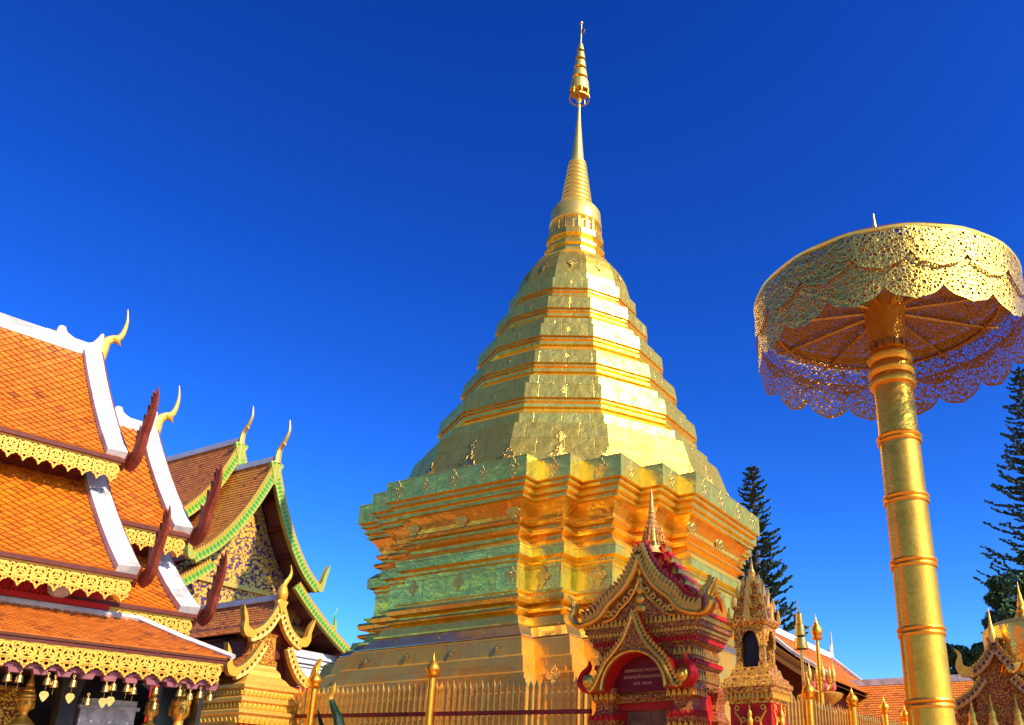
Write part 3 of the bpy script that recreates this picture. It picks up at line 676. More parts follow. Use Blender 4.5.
def text(body, size, loc, mat, parent, name='lettering', rx=90):
    cu = bpy.data.curves.new(name, 'FONT'); cu.body = body; cu.size = size; cu.align_x = 'CENTER'; cu.extrude = .002
    t = bpy.data.objects.new(name, cu); COL.objects.link(t); bpy.context.view_layer.update()
    me = bpy.data.meshes.new_from_object(t.evaluated_get(bpy.context.evaluated_depsgraph_get())); bpy.data.objects.remove(t)
    me.materials.clear(); me.materials.append(mat); o = bpy.data.objects.new(name, me); COL.objects.link(o); o.parent = parent
    o.location = loc; o.rotation_euler = (R(rx), 0, 0); return o
gl = plain('letter_gold', (.62, .30, .12), .5, .1)
text('เขตพระธาตุ พรมวิหาร', .064, (0.0, .054, 3.25), gl, ty); text('พระธาตุเจ้าดอยสุวรรณ', .064, (0.0, .054, 3.165), gl, ty); text('พ.ศ. ๒๕๓๗', .062, (0.0, .054, 3.08), gl, ty)
for s_ in (-1, 1):
    m = MB(); horn(m, [(s_ * .60, -.12, 3.04), (s_ * .74, -.13, 3.03), (s_ * .83, -.13, 3.12), (s_ * .80, -.12, 3.24), (s_ * .72, -.12, 3.33), (s_ * .73, -.12, 3.42)], [.07, .095, .10, .085, .05, .008], None, 9, .55)
    m.build('naga_scroll', M['red_bright'], gate, True)
    m = MB(); ell(m, (s_ * .70, -.19, 3.13), (.09, .05, .10)); ell(m, (s_ * .70, -.24, 3.13), (.04, .03, .05))
    m.build('rosette', M['gilt_dark'], gate, True)
m = MB(); m.square([(.70, 3.05), (.70, 3.28), (.74, 3.30), (.74, 3.36), (.70, 3.39), (.70, 3.56), (.76, 3.60), (.76, 3.66), (.82, 3.70), (.82, 3.76), (.88, 3.80), (.88, 3.86), (.84, 3.90), (.80, 3.95)], (0, cy + .04, 0), .62)
m.build('entablature', M['carved_dense'], gate)
for z, hx, hh, st, mt_ in ((3.86, .885, .10, .066, 'gilt_dark'), (3.74, .83, .07, .055, 'gilt_dark'), (3.62, .77, .08, .06, 'red_bright'), (3.44, .705, .10, .07, 'gilt_dark'), (3.32, .745, .06, .05, 'red_bright'), (3.12, .705, .13, .085, 'gilt_dark')):
    hy = hx * .62; fy = cy + .04 - hy
    n_ = int(2 * hx / st)
    for side in ((-1, 1) if z < 3.5 else (0,)):
        m = MB()
        for j in range(n_):
            q = -hx + (j + .5) * 2 * hx / n_
            if side == 0 or q * side > .42: flame(m, q, z, hh, st * .92, 0, MY, fy - .018, fy + .006)
        m.build('lotus_band', M[mt_], gate)
    for s_ in (-1, 1):
        m = MB(); n_ = int(2 * hy / st)
        for j in range(n_): flame(m, cy + .04 - hy + (j + .5) * 2 * hy / n_, z, hh, st * .92, 0, MX, s_ * hx - .006 * s_, s_ * hx + .018 * s_)
        m.build('lotus_band', M[mt_], gate)
for sx in (-1, 1):
    for z in (2.50, 2.64, 2.90):
        m = MB()
        for j in range(5): flame(m, sx * .58 - .16 + .08 * j, z, .09, .07, 0, MY, -.045, -.02)
        m.build('pier_petals', M['gilt_dark' if z != 2.64 else 'red_bright'], gate)
        m = MB()
        for j in range(5): flame(m, .17 - .16 + .08 * j, z, .09, .07, 0, MX, sx * .58 + .19, sx * .58 + .215)
        m.build('pier_petals', M['gilt_dark' if z != 2.64 else 'red_bright'], gate)
ped = bez([(.88, 3.93), (.74, 3.96), (.60, 4.03), (.48, 4.17), (.37, 4.26), (.25, 4.36), (.14, 4.51), (.07, 4.64), (0, 4.82)], 4)
m = MB(); pp = [(x * .93, 3.92 + (z - 3.92) * .93) for x, z in ped]; m.prism(pp + [(-x, z) for x, z in reversed(pp[:-1])], MY, -.02, .08); m.build('pediment', M['carved_dense'], gate)
m = MB(); pp = [(x * .985, 3.92 + (z - 3.92) * .985) for x, z in ped]; m.prism(pp + [(-x, z) for x, z in reversed(pp[:-1])], MY, .08, .30); m.build('pediment_roof', M['red_bright'], gate)
for s_ in (-1, 1):
    p = [(x * s_, z) for x, z in ped]
    m = MB(); m.tube([(x, -.05, z) for x, z in p], .05, 8); m.build('naga_bargeboard', M['gilt_dark'], gate, True)
    m = MB(); crockets(m, [(x, z + .03) for x, z in p], .17, .075, MY, -.09, .0, .066, s_ * .06); m.build('crockets', M['gilt_dark'], gate)
    m = MB(); crockets(m, [(x * 1.02, z + .05) for x, z in p], .21, .08, MY, .02, .10, .075, s_ * .07); m.build('red_crockets', M['red_bright'], gate)
    m = MB(); p2 = [(x * .62, 3.95 + (z - 3.95) * .62) for x, z in p]; m.tube([(x, -.045, z) for x, z in p2], .022, 6)
    for q in range(7): a = .3 + q * .35; m.annulus(s_ * (.12 + .09 * q), 4.04 + .09 * max(0, 3 - q), .02, .05, MY, -.05, -.02, 9)
    m.build('relief_scroll', M['gilt_dark'], gate, True)
m = MB()
for i in range(5): ell(m, (0, -.03, 4.08 + .13 * i), (.09 - .014 * i, .03, .07))
m.build('relief_deity', M['gilt_dark'], gate, True)
# side gables and corner nagas
for sx in (-1, 1):
    for yy in (-.02, cy + .56):
        m = MB(); horn(m, [(sx * .86, yy, 3.92), (sx * 1.0, yy, 3.95), (sx * 1.07, yy, 4.06), (sx * 1.03, yy, 4.16), (sx * 1.08, yy, 4.28), (sx * 1.16, yy, 4.38)], [.06, .085, .09, .06, .04, .006], None, 8, .6)
        for j in range(4): a = .5 + .45 * j; m.tube([(sx * 1.02, yy, 4.08), (sx * (1.02 + .2 * cos(a)), yy, 4.08 + .22 * sin(a))], [.035, .004], 5)
        m.build('naga_head', M['gilt_dark'], gate, True)
    sp_ = bez([(.56, 3.92), (.42, 4.0), (.28, 4.22), (.13, 4.30), (0, 4.48)], 4)
    m = MB(); m.prism([(cy + x, z) for x, z in sp_] + [(cy - x, z) for x, z in reversed(sp_[:-1])], MX, sx * .78, sx * .84); m.build('side_pediment', M['carved_red'], gate)
    m = MB()
    for t in (-1, 1):
        p = [(cy + x * t, z) for x, z in sp_]; m.tube([(sx * .86, y, z) for y, z in p], .042, 7); crockets(m, p, .12, .08, MX, sx * .84 - .03, sx * .84 + .03, .09, t * .04)
    m.build('side_bargeboard', M['gilt_dark'], gate)
# tiered roof
N_ = 6
for i in range(N_):
    m = MB(); mc = MB()
    t = i / (N_ - 1); h = .86 - .70 * t ** .95; z = 3.94 + .195 * i
    m.square([(h, z), (h, z + .05), (h - .05, z + .07), (h - .09, z + .19)], (0.06, cy + .04, 0), .60)
    nn = max(3, int(h * 2 / .11))
    for j in range(nn):
        q = -h + (j + .5) * 2 * h / nn
        for s_ in (-1, 1):
            flame(mc, q, z + .04, .12, .09, 0, MY, cy + .04 + s_ * h * .56 - .012, cy + .04 + s_ * h * .56 + .012)
            flame(mc, cy + .04 + q * .56, z + .04, .12, .09, 0, MX, s_ * h - .012, s_ * h + .012)
    tr_ = m.build('roof_tier', M['red_bright'], gate); mc.build('roof_crockets', M['gilt_dark'], tr_)
m = MB()
for sy in (-1,):
    for i in range(9): m.box((.12 + .06 * i, cy - .10 - .035 * i, 4.98 - .115 * i), (.05, .05, .10))
m.build('hip_ridge', M['red_bright'], gate)
m = MB(); m.lathe([(.20, 5.02), (.16, 5.08), (.125, 5.2), (.10, 5.32), (.085, 5.40), (.095, 5.42), (.095, 5.45), (.055, 5.47), (.075, 5.50), (.075, 5.53), (.045, 5.55), (.062, 5.58), (.062, 5.60), (.038, 5.63), (.05, 5.66), (.036, 5.70), (.042, 5.72), (.03, 5.76), (.024, 5.9), (.012, 5.98), (.003, 6.04)], 20, (-.05, cy - .06, -.08))
m.build('spire', M['spire_stone'], gate, True)
m = MB()
for j in range(16): a = 2 * pi * j / 16; m.tube([(-.02 + .165 * cos(a), cy - .06 + .165 * sin(a), 5.10), (-.02 + .112 * cos(a), cy - .06 + .112 * sin(a), 5.36)], [.022, .008], 5)
m.build('spire_petals', M['carved_bright'], gate)
# ================================================================== CORNER SHRINE
shr = thing('corner_shrine', 'small red and gold lantern shrine with an open niche, right beside the gateway', 'shrine', (-4.04, 10.70, 0))
m = MB(); m.square([(.36, 0), (.36, .3), (.29, .4), (.265, .5), (.265, 2.72), (.28, 2.75)]); m.build('pedestal', M['red_paint'], shr)
m = MB(); m.square([(.275, 2.75), (.275, 2.78), (.295, 2.80), (.295, 2.86), (.325, 2.89), (.325, 2.93), (.35, 2.95), (.35, 3.0), (.315, 3.02), (.315, 3.06), (.26, 3.09), (.24, 3.14), (.24, 3.18), (.20, 3.2)]); m.build('cornice', M['carved_bright'], shr)
m = MB()
for j in range(11):
    q = -.29 + .058 * j
    for s_ in (-1, 1): flame(m, q, 2.80, .09, .05, 0, MY, s_ * .305 - .008, s_ * .305 + .008); flame(m, q, 2.80, .09, .05, 0, MX, s_ * .305 - .008, s_ * .305 + .008)
m.build('lotus_band', M['gilt_bright'], shr)
m = MB()     # vine tracery on the front and right faces
for face in (0, 1):
    for s_ in (-1, 1):
        pts = [(s_ * .22, 2.0), (s_ * .13, 2.2), (s_ * .20, 2.38), (s_ * .12, 2.52), (s_ * .20, 2.66)]
        P = bez(pts, 5); f_ = (lambda u, v: (u, -.275, v)) if face == 0 else (lambda u, v: (.275, u, v))
        m.tube([f_(u, v) for u, v in P], .012, 5)
        for (u, v), r_ in zip(pts, (.05, .045, .05, .045, .05)):
            m.annulus(u - s_ * .03, v + .04, .018, .034, (lambda a, b, d: (a, -.275 - d, b)) if face == 0 else (lambda a, b, d: (.275 + d, a, b)), 0, .015, 9)
m.build('tracery', M['gilt_bright'], shr)
for face in (0, 1):
    m = MB(); rot = (lambda x, y, z: (x, y, z)) if face == 0 else (lambda x, y, z: (-y, x, z))
    def E3(c, r): ell(m, rot(*c), (r[0], r[1], r[2]) if face == 0 else (r[1], r[0], r[2]))
    E3((0, -.29, 2.18), (.15, .05, .05)); E3((0, -.29, 2.30), (.07, .04, .12)); E3((0, -.30, 2.44), (.085, .04, .05)); E3((0, -.30, 2.535), (.042, .04, .055)); E3((0, -.30, 2.62), (.032, .03, .06)); E3((0, -.30, 2.70), (.014, .014, .06))
    for s_ in (-1, 1): m.tube([rot(s_ * .08, -.30, 2.45), rot(s_ * .12, -.31, 2.33), rot(s_ * .02, -.34, 2.36)], [.025, .022, .014], 6)
    remesh_obj(m, 'deity_relief', M['gilt_bright'], shr, .012, 2)
m = MB(); m.square([(.12, 3.18), (.12, 3.72)]); m.build('niche_shade', M['dark_wall'], shr)  # near-black block: the dark inside of the open niche put in as colour
for sx in (-1, 1):
    for sy in (-1, 1):
        m = MB(); m.square([(.05, 3.18), (.05, 3.24), (.035, 3.27), (.035, 3.62), (.055, 3.68), (.055, 3.72)], (sx * .155, sy * .155, 0)); m.build('column', M['carved_bright'], shr)
for q in range(4):
    m = MB(); a = q * pi / 2
    mp = lambda u, v, d, a=a: (u * cos(a) - d * sin(a), u * sin(a) + d * cos(a), v)
    arc = [(.115 * cos(t), 3.5 + .16 * sin(t) ** 1.0) for t in [pi * j / 14 for j in range(15)]]
    m.prism([(-.12, 3.45), (-.20, 3.45), (-.20, 3.74), (0, 3.86), (.20, 3.74), (.20, 3.45), (.12, 3.45)] + arc, mp, .17, .205)
    m.tube([mp(u * 1.05, v + .01, .21) for u, v in arc], .016, 6); m.build('arch', M['carved_bright'], shr)
m = MB(); m.square([(.23, 3.72), (.26, 3.76), (.26, 3.80), (.21, 3.83), (.19, 3.92), (.21, 3.94), (.21, 3.97), (.15, 4.0), (.14, 4.08), (.16, 4.10), (.16, 4.13), (.10, 4.17), (.09, 4.25), (.105, 4.27), (.06, 4.32)]); m.build('roof', M['carved_bright'], shr)
m = MB()
for r_, z, h in ((.245, 3.79, .19), (.20, 3.96, .17), (.15, 4.12, .15), (.09, 4.26, .13)):
    for q in range(4):
        a = q * pi / 2; mp = lambda u, v, d, a=a: (u * cos(a) - d * sin(a), u * sin(a) + d * cos(a), v)
        for u in (-r_, 0, r_): flame(m, u, z, h * (1.2 if u == 0 else .9), .10 if u == 0 else .05, 0, mp, r_ - .012, r_ + .012)
m.build('antefixes', M['gilt'], shr)
m = MB(); m.lathe([(.06, 4.31), (.07, 4.36), (.04, 4.4), (.05, 4.44), (.025, 4.5), (.004, 4.68)], 12); m.build('finial', M['gilt'], shr, True)
# ================================================================== NEAR HALL (orange tiles)   local x = outward, y = along the ridge
hall = thing('temple_hall', 'temple hall with bright orange tiled double roof, white verges and gold fretwork eaves', 'temple', (-9.187, 6.974, 0), R(-11.7))
def slope(n0, z0, n1, z1, sag):
    L = math.hypot(n1 - n0, z1 - z0)
    def fn(u, v):
        t = v / L; s_ = -sag * 4 * t * (1 - t)
        return Vector((n0 + (n1 - n0) * t, u, z0 + (z1 - z0) * t + s_))
    return fn, L
def roof_face(n0, z0, n1, z1, sag, y0, y1, ytile, mat='tile_orange', su=.070, sv=.085, mode='diamond', keep=None, par=None, ridge_mirror=None):
    fn, L = slope(n0, z0, n1, z1, sag); vs = [L * i / 8 for i in range(9)]
    m = MB(); top = lambda u, v: fn(u, v); sheet(m, top, [y0, y1], vs)
    low = lambda u, v: fn(u, v) - Vector((0, 0, .035)); sheet(m, low, [y0, y1], vs)
    a = m.add([top(y0, L), top(y1, L), low(y1, L), low(y0, L)]); m.face((a, a + 1, a + 2, a + 3))
    if ridge_mirror is not None:   # far slope of the same roof, plain
        f2 = lambda u, v: (lambda p: Vector((2 * ridge_mirror - p.x, p.y, p.z)))(fn(u, v)); sheet(m, f2, [y0, y1], vs)
    r = m.build('roof', M['tile_bed'], par or hall, fixn=False)
    m = MB(); tiles(m, fn, max(y0, ytile), y1, 0, L, su, sv, .016, mode, keep, -1); m.build('roof_tiles', M[mat], r, fixn=False)
    return r, fn, L
RN = -3.85
def verge(r, fn, L, y1, wd=.24):
    # white plaster verge on the roof end, maroon on its outer edge
    m = MB(); vs = [L * i / 10 for i in range(11)]; up = lambda p, h: p + Vector((.6 * h, 0, .8 * h))
    lp = []
    for v in vs:
        a, b = fn(y1 - wd, v), fn(y1, v); lp.append([tuple(up(a, -.02)), tuple(up(a, .09)), tuple(up(b, .11)), tuple(up(b, -.02))])
    m.loft(lp, True, True, True); m.build('verge', M['white'], r)
    m = MB(); lp = []
    for v in vs:
        b = fn(y1, v); c = fn(y1 + .035, v); lp.append([tuple(up(b, -.16)), tuple(up(b, .085)), tuple(up(c, .085)), tuple(up(c, -.16))])
    m.loft(lp, True, True, True); m.build('bargeboard', M['maroon'], r)
def ridge(r, n, z, y0, y1):
    m = MB(); pr = [(-.10, -.10), (-.10, .02), (-.06, .04), (-.06, .13), (.06, .13), (.06, .04), (.10, .02), (.10, -.10)]
    m.loft([[(n + a, y, z + b) for a, b in pr] for y in (y0, y1)], True, True, True)
    # stepped plaster sweep rising to the chofa
    top = bez([(y1 - .62, z + .13), (y1 - .60, z + .24), (y1 - .52, z + .25), (y1 - .47, z + .17), (y1 - .28, z + .10), (y1 - .12, z + .16), (y1 - .03, z + .34), (y1 + .01, z + .30), (y1 + .0, z - .05)], 4)
    m.prism([(y1 - .75, z - .05)] + [(y1 - .75, z + .13)] + top, MX, n - .08, n + .08)
    m.build('ridge_cap', M['white'], r)
def chofa(r, n, z, y, sc=1.0, mat='gilt_bright', par=None):
    m = MB(); H = lambda a, b: (n, y + a * sc, z + b * sc)
    pts = [(0, -.05), (.02, .12), (.04, .28), (.13, .38), (.22, .44), (.27, .58), (.285, .80), (.25, 1.02)]
    P = bez(pts, 5); k_ = len(P); rr = [.085 * (1 - (i / (k_ - 1)) ** 1.4) + .006 for i in range(k_)]
    m.tube([H(*p) for p in P], [q * sc for q in rr], 8, .7)
    m.tube([H(.12, .38), H(.22, .35), H(.27, .30)], [.06 * sc, .05 * sc, .004], 7, .8)
    return m.build('chofa', M[mat], par or r, True)
def hanghong(r, n, y, z, h, par=None):
    # flame-shaped maroon tail at the eave corner
    m = MB(); mp = lambda u, v, d=0: (n + u * h, y + .05 + d, z + v * h)
    P = bez([(-.26, .02), (-.08, -.02), (.08, .02), (.16, .16), (.20, .36), (.30, .56), (.38, .76), (.41, .94), (.36, 1.16)], 5); k_ = len(P)
    rr = [h * (.17 if i < 12 else .17 * (1 - ((i - 12) / (k_ - 13)) ** 2.0) + .006) * (0.55 + .45 * min(1, i / 6)) for i in range(k_)]
    L = []
    for i in range(k_):
        p, q = P[max(i - 1, 0)], P[min(i + 1, k_ - 1)]; dx, dy = q[0] - p[0], q[1] - p[1]; l_ = math.hypot(dx, dy); nx, ny = -dy / l_, dx / l_; w_ = rr[i] / h
        L.append([mp(P[i][0] + nx * w_ * cos(t), P[i][1] + ny * w_ * cos(t), .42 * rr[i] * sin(t)) for t in [2 * pi * j / 10 for j in range(10)]])
    m.loft(L, True, True, True)
    for i in range(6, k_ - 4, 4):   # flame tongues along the inner edge
        p, q = P[i - 1], P[i + 1]; dx, dy = q[0] - p[0], q[1] - p[1]; l_ = math.hypot(dx, dy); tx, ty, nx, ny = dx / l_, dy / l_, -dy / l_, dx / l_; w_ = rr[i] / h
        A = (P[i][0] + nx * w_ * .6 - tx * .06, P[i][1] + ny * w_ * .6 - ty * .06); B = (P[i][0] + nx * w_ * .6 + tx * .07, P[i][1] + ny * w_ * .6 + ty * .07); T = (P[i][0] + nx * (w_ + .12) + tx * .20, P[i][1] + ny * (w_ + .12) + ty * .20)
        m.prism([A, B, T], lambda u, v, d: mp(u, v, d), -.02, .02)
    return m.build('naga_tail', M['maroon'], par or r)
YL = -9.0; YT = -5.5
for y1, ridge_z, up, lo in ((-1.0, 8.10, (RN, 8.12, -1.76, 5.86), (-2.56, 5.83, -.54, 4.10)), (0.0, 7.11, (-3.80, 7.12, -1.75, 5.05), (-2.69, 5.08, -1.09, 3.86))):
    y0 = YL if y1 < -.5 else -1.6; yt = YT if y1 < -.5 else -1.3
    r, fn, L = roof_face(*up, .10, y0, y1 - .02, yt, ridge_mirror=RN); verge(r, fn, L, y1); ridge(r, RN, ridge_z + .02, y0, y1 - .02)
    chofa(r, RN, ridge_z + .03, y1 + .02, .92); hanghong(r, up[2] + .02, y1 + .05, up[3] + .02, .86)
    m = MB(); lace(m, y0, y1 - .02, up[3] - .05, .29, MX, up[2] - .05, up[2] - .025, .165); m.build('eave_fretwork', M['gilt_bright'], r)
    m = MB(); m.box2((up[2] - .05, y0, up[3] - .05), (up[2] + .015, y1, up[3] - .0)); m.build('eave_board', M['dark_red'], r)
    r, fn, L = roof_face(*lo, .07, y0, y1 - .02, yt, ridge_mirror=RN); verge(r, fn, L, y1); hanghong(r, lo[2] + .02, y1 + .05, lo[3] + .0, .72)
    m = MB(); lace(m, y0, y1 - .02, lo[3] - .05, .28, MX, lo[2] - .05, lo[2] - .025, .175); m.build('eave_fretwork', M['gilt_bright'], r)
    m = MB(); m.box2((lo[2] - .05, y0, lo[3] - .05), (lo[2] + .015, y1, lo[3] - .0)); m.build('eave_board', M['dark_red'], r)
    m = MB(); m.prism([(RN, ridge_z - .15), (up[2] - .25, up[3] - .05), (up[2] - .75, up[3] - .4), (lo[2] - .8, lo[3] + .40), (lo[2] - .85, 3.0), (2 * RN - lo[2] + .85, 3.0), (2 * RN - lo[2] + .8, lo[3] + .40), (2 * RN - up[2] + .25, up[3] - .05)], lambda u, v, d: (u, d, v), y0 + .05, y1 - .30); m.build('gable_wall', M['dark_red'], hall)
# clerestory under the lower tier
m = MB(); m.box2((-1.35, YL, 3.45), (-1.08, -1.05, 4.35)); m.box2((-1.5, -1.04, 3.45), (-1.16, -.2, 3.82)); m.build('clerestory_wall', M['red_paint'], hall)
m = MB()
y = YL
while y < -1.62:
    for a in (0, 1): m.prism([(y, 3.80 + .36 * a), (y + .03, 3.80 + .36 * a), (y + .21, 4.16 - .36 * a), (y + .18, 4.16 - .36 * a)], MX, -1.085, -1.06 + .003 * a)
    y += .10
m.box2((-1.09, YL, 3.74), (-1.03, -1.05, 3.81)); m.build('clerestory_lattice', M['red_bright'], hall)
m = MB(); m.lathe([(.05, 3.80), (.11, 3.84), (.13, 3.92), (.09, 4.0)], 8, (-1.0, -1.62, 0)); m.build('corbel', M['white'], hall)
# lean-to veranda roof with a hipped end
NV, ZV = -1.0, 3.66
hipk = lambda u, v: u < -.70 * (1 - v / 1.105) - .02
r, fn, L = roof_face(NV, ZV, 0.0, 3.20, .0, YL, 0.0, YT, 'tile_worn', .05, .06, 'diamond', hipk)
m = MB(); vs = [L * i / 8 for i in range(9)]
r.data.clear_geometry()
m = MB(); P = lambda n, y_, z: (n, y_, z)
for dz in (0, -.03):
    a = m.add([(NV, YL, ZV + dz), (NV, -.70, ZV + dz), (0, 0, 3.20 + dz), (0, YL, 3.20 + dz)]); m.face((a, a + 1, a + 2, a + 3))
    a = m.add([(NV, -.70, ZV + dz), (0, 0, 3.20 + dz), (NV - .3, 0, 3.20 + dz), (NV - .3, -.70, ZV + dz)]); m.face((a, a + 1, a + 2, a + 3))
a = m.add([(0, YL, 3.20), (0, 0, 3.20), (0, 0, 3.17), (0, YL, 3.17)]); m.face((a, a + 1, a + 2, a + 3))
tmp = m.build('tmp', M['tile_bed'], hall, fixn=False); old = r.data; r.data = tmp.data; bpy.data.objects.remove(tmp)
if not len(r.data.materials): r.data.materials.append(M['tile_bed'])
m = MB(); m.tube([(NV - .02, YL, ZV + .03), (NV - .02, -.68, ZV + .03)], .06, 6, .7); m.tube([(NV - .02, -.68, ZV + .03), (-.5, -.36, 3.45), (.03, .02, 3.22)], [.06, .058, .05], 6, .7); m.build('ridge_cap', M['white'], r)
m = MB(); lace(m, YL, -.06, 3.14, .27, MX, -.05, -.025, .19); m.build('eave_fretwork', M['gilt_bright'], r)
m = MB(); m.box2((-.10, YL, 3.135), (-.012, -.03, 3.165)); m.build('eave_board', M['dark_red'], r)
m = MB(); y = YL
while y < -.1:
    m.prism([(y, 2.90), (y + .15, 2.90), (y + .13, 2.83), (y + .02, 2.83)], MX, -.16, -.08); y += .22
m.box2((-.20, YL, 2.88), (-.08, -.05, 2.93)); m.build('eave_soffit_trim', M['pink'], r)
# interior behind the veranda
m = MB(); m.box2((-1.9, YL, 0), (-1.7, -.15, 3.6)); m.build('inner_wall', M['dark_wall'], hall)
m = MB(); m.box2((-1.69, .0, .55), (-.62, .05, 3.1)); m.build('dark_backing', M['dark_wall'], hall)  # added dark panel, stands in for the dark background behind the statues
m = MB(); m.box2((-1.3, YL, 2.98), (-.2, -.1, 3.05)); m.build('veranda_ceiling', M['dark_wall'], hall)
m = MB(); m.box2((-2.2, YL, 0), (.1, .1, .55)); m.build('veranda_floor', M['grey_marble'], hall)
for y in (-4.4, -1.33):
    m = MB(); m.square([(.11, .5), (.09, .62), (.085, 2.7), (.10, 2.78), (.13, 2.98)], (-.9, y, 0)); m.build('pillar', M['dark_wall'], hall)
m = MB(); m.box2((-1.05, -1.20, .5), (-.80, -.62, 2.71)); m.box2((-1.08, -1.23, 2.60), (-.77, -.59, 2.64)); m.build('marble_stele', M['grey_marble'], hall)
m = MB(); m.box2((-1.69, -2.9, .6), (-1.66, -1.45, 2.86)); m.build('gilt_wall_panel', M['carved_bright'], hall)
hall_world = Matrix.Translation((-9.187, 6.974, 0)) @ Matrix.Rotation(R(-11.7), 4, 'Z')
# hanging bells: each a thing
def bell_parts(root, heart, twin):
    m = MB(); m.lathe([(.004, 0), (.012, -.005), (.013, -.02), (.030, -.028), (.040, -.045), (.044, -.07), (.045, -.095), (.050, -.112), (.054, -.12), (.046, -.12), (.036, -.09)], 16); m.build('bell_body', M['brass'], root, True)
    m = MB(); m.annulus(0, .015, .010, .017, MX, -.004, .004, 10); m.build('hanging_ring', M['brass'], root)
    m = MB(); m.tube([(0, 0, -.12), (0, 0, -.21)], .004, 5); m.build('clapper_rod', M['brass'], root)
    if heart:
        m = MB(); m.prism(bez([(0, -.20), (.035, -.205), (.052, -.245), (.03, -.29), (0, -.325), (-.03, -.29), (-.052, -.245), (-.035, -.205), (0, -.20)], 3)[:-1], MX, -.003, .003); m.build('clapper_leaf', M['brass'], root)
protoA = protoB = None
BL = [(-2.15, 0, 0), (-2.05, 0, 0), (-1.80, 1, 0), (-1.73, 0, .02), (-1.56, 1, .0), (-1.39, 0, .17), (-1.24, 1, .02), (-1.17, 1, .0), (-1.03, 0, 0), (-.96, 0, .02), (-.73, 0, .0), (-.715, 0, .16), (-.47, 0, 0), (-.35, 0, .03), (-.24, 0, .0), (-.12, 0, .02)]
words = ['first', 'second', 'third', 'fourth', 'fifth', 'sixth', 'seventh', 'eighth', 'ninth', 'tenth', 'eleventh', 'twelfth', 'thirteenth', 'fourteenth', 'fifteenth', 'sixteenth']
for i, (y, hrt, dz) in enumerate(BL):
    p = hall_world @ Vector((-.10, y, 2.835 - dz))
    lab = 'brass bell ' + ('with heart-shaped clapper ' if hrt else '') + ('hung low ' if dz > .1 else '') + 'under the fretwork eave, ' + words[i] + ' bell from the left'
    src = protoA if hrt else protoB
    if src is None:
        b = thing('hanging_bell', lab, 'bell', p, R(-11.7), 'bells hanging from the hall eave'); b.scale = (.82, .82, .82); bell_parts(b, hrt, 0)
        if hrt: protoA = b
        else: protoB = b
    else: b = dup(src, None, p, None, lab)
# gilded standing statues on the veranda
def statue(name, label, y, scale, crown, mat, zh):
    p = hall_world @ Vector((-.85, y, 0)); r = thing(name, label, 'statue', p, R(-11.7) + pi / 2 - R(18))
    m = MB(); zt = zh - 1.72 * scale; m.lathe([(.26, .5), (.26, .62), (.2, .7), (.17, zt - .12), (.24, zt - .06), (.24, zt)], 16); m.build('plinth', M['statue_gold'], r, True)
    m = MB(); s_ = scale; zb = zh - 1.58 * s_; Z = lambda z: zb + z * s_
    m.lathe([(.02, Z(-.16)), (.20 * s_, Z(-.15)), (.19 * s_, Z(.1)), (.15 * s_, Z(.5)), (.17 * s_, Z(.72)), (.14 * s_, Z(.92)), (.19 * s_, Z(1.15)), (.20 * s_, Z(1.25)), (.10 * s_, Z(1.36)), (.055 * s_, Z(1.40)), (.055 * s_, Z(1.48))], 18)
    for q in (-1, 1):
        m.tube([(q * .19 * s_, 0, Z(1.25)), (q * .26 * s_, .0, Z(1.0)), (q * .22 * s_, -.12 * s_, Z(.82)), (q * .06 * s_, -.22 * s_, Z(.98))], [.07 * s_, .06 * s_, .05 * s_, .035 * s_], 8)
        ell(m, (q * .108 * s_, .01, Z(1.57)), (.018 * s_, .03 * s_, .075 * s_))
    ell(m, (0, -.005, Z(1.58)), (.105 * s_, .115 * s_, .14 * s_), 16, 12); ell(m, (0, -.115 * s_, Z(1.565)), (.018 * s_, .03 * s_, .035 * s_)); ell(m, (0, -.10 * s_, Z(1.51)), (.035 * s_, .02 * s_, .012 * s_))
    for q in (-1, 1): ell(m, (q * .042 * s_, -.098 * s_, Z(1.605)), (.026 * s_, .018 * s_, .010 * s_)); m.tube([(q * .015 * s_, -.112 * s_, Z(1.63)), (q * .05 * s_, -.105 * s_, Z(1.645)), (q * .08 * s_, -.08 * s_, Z(1.63))], .008 * s_, 5)
    remesh_obj(m, 'body', M[mat], r, .011, 1)
    m = MB()
    if crown: m.lathe([(.115 * s_, Z(1.64)), (.125 * s_, Z(1.66)), (.11 * s_, Z(1.70)), (.115 * s_, Z(1.72)), (.085 * s_, Z(1.78)), (.09 * s_, Z(1.80)), (.055 * s_, Z(1.87)), (.06 * s_, Z(1.89)), (.03 * s_, Z(1.98)), (.004, Z(2.16))], 14)
    else:
        ell(m, (0, .005, Z(1.66)), (.118 * s_, .122 * s_, .085 * s_), 16, 8); ell(m, (0, .01, Z(1.75)), (.055 * s_, .055 * s_, .06 * s_)); m.lathe([(.03 * s_, Z(1.78)), (.025 * s_, Z(1.84)), (.003, Z(1.93))], 8, (0, .01, 0))
    m.build('crown', M[mat], r, True)
    return r
statue('gilded_statue', 'gilded Buddha head and shoulders nearest the corner of the orange-roofed hall', -.10, 1.0, False, 'statue_gold', 2.66)
statue('gilded_statue', 'slender gilded statue with pointed crown between the grey stele and the Buddha', -.43, .62, True, 'statue_gold', 2.62)
statue('gilded_statue', 'gilded statue at the dark pillar behind the left part of the hall eave', -1.72, .66, True, 'statue_gold', 2.60)
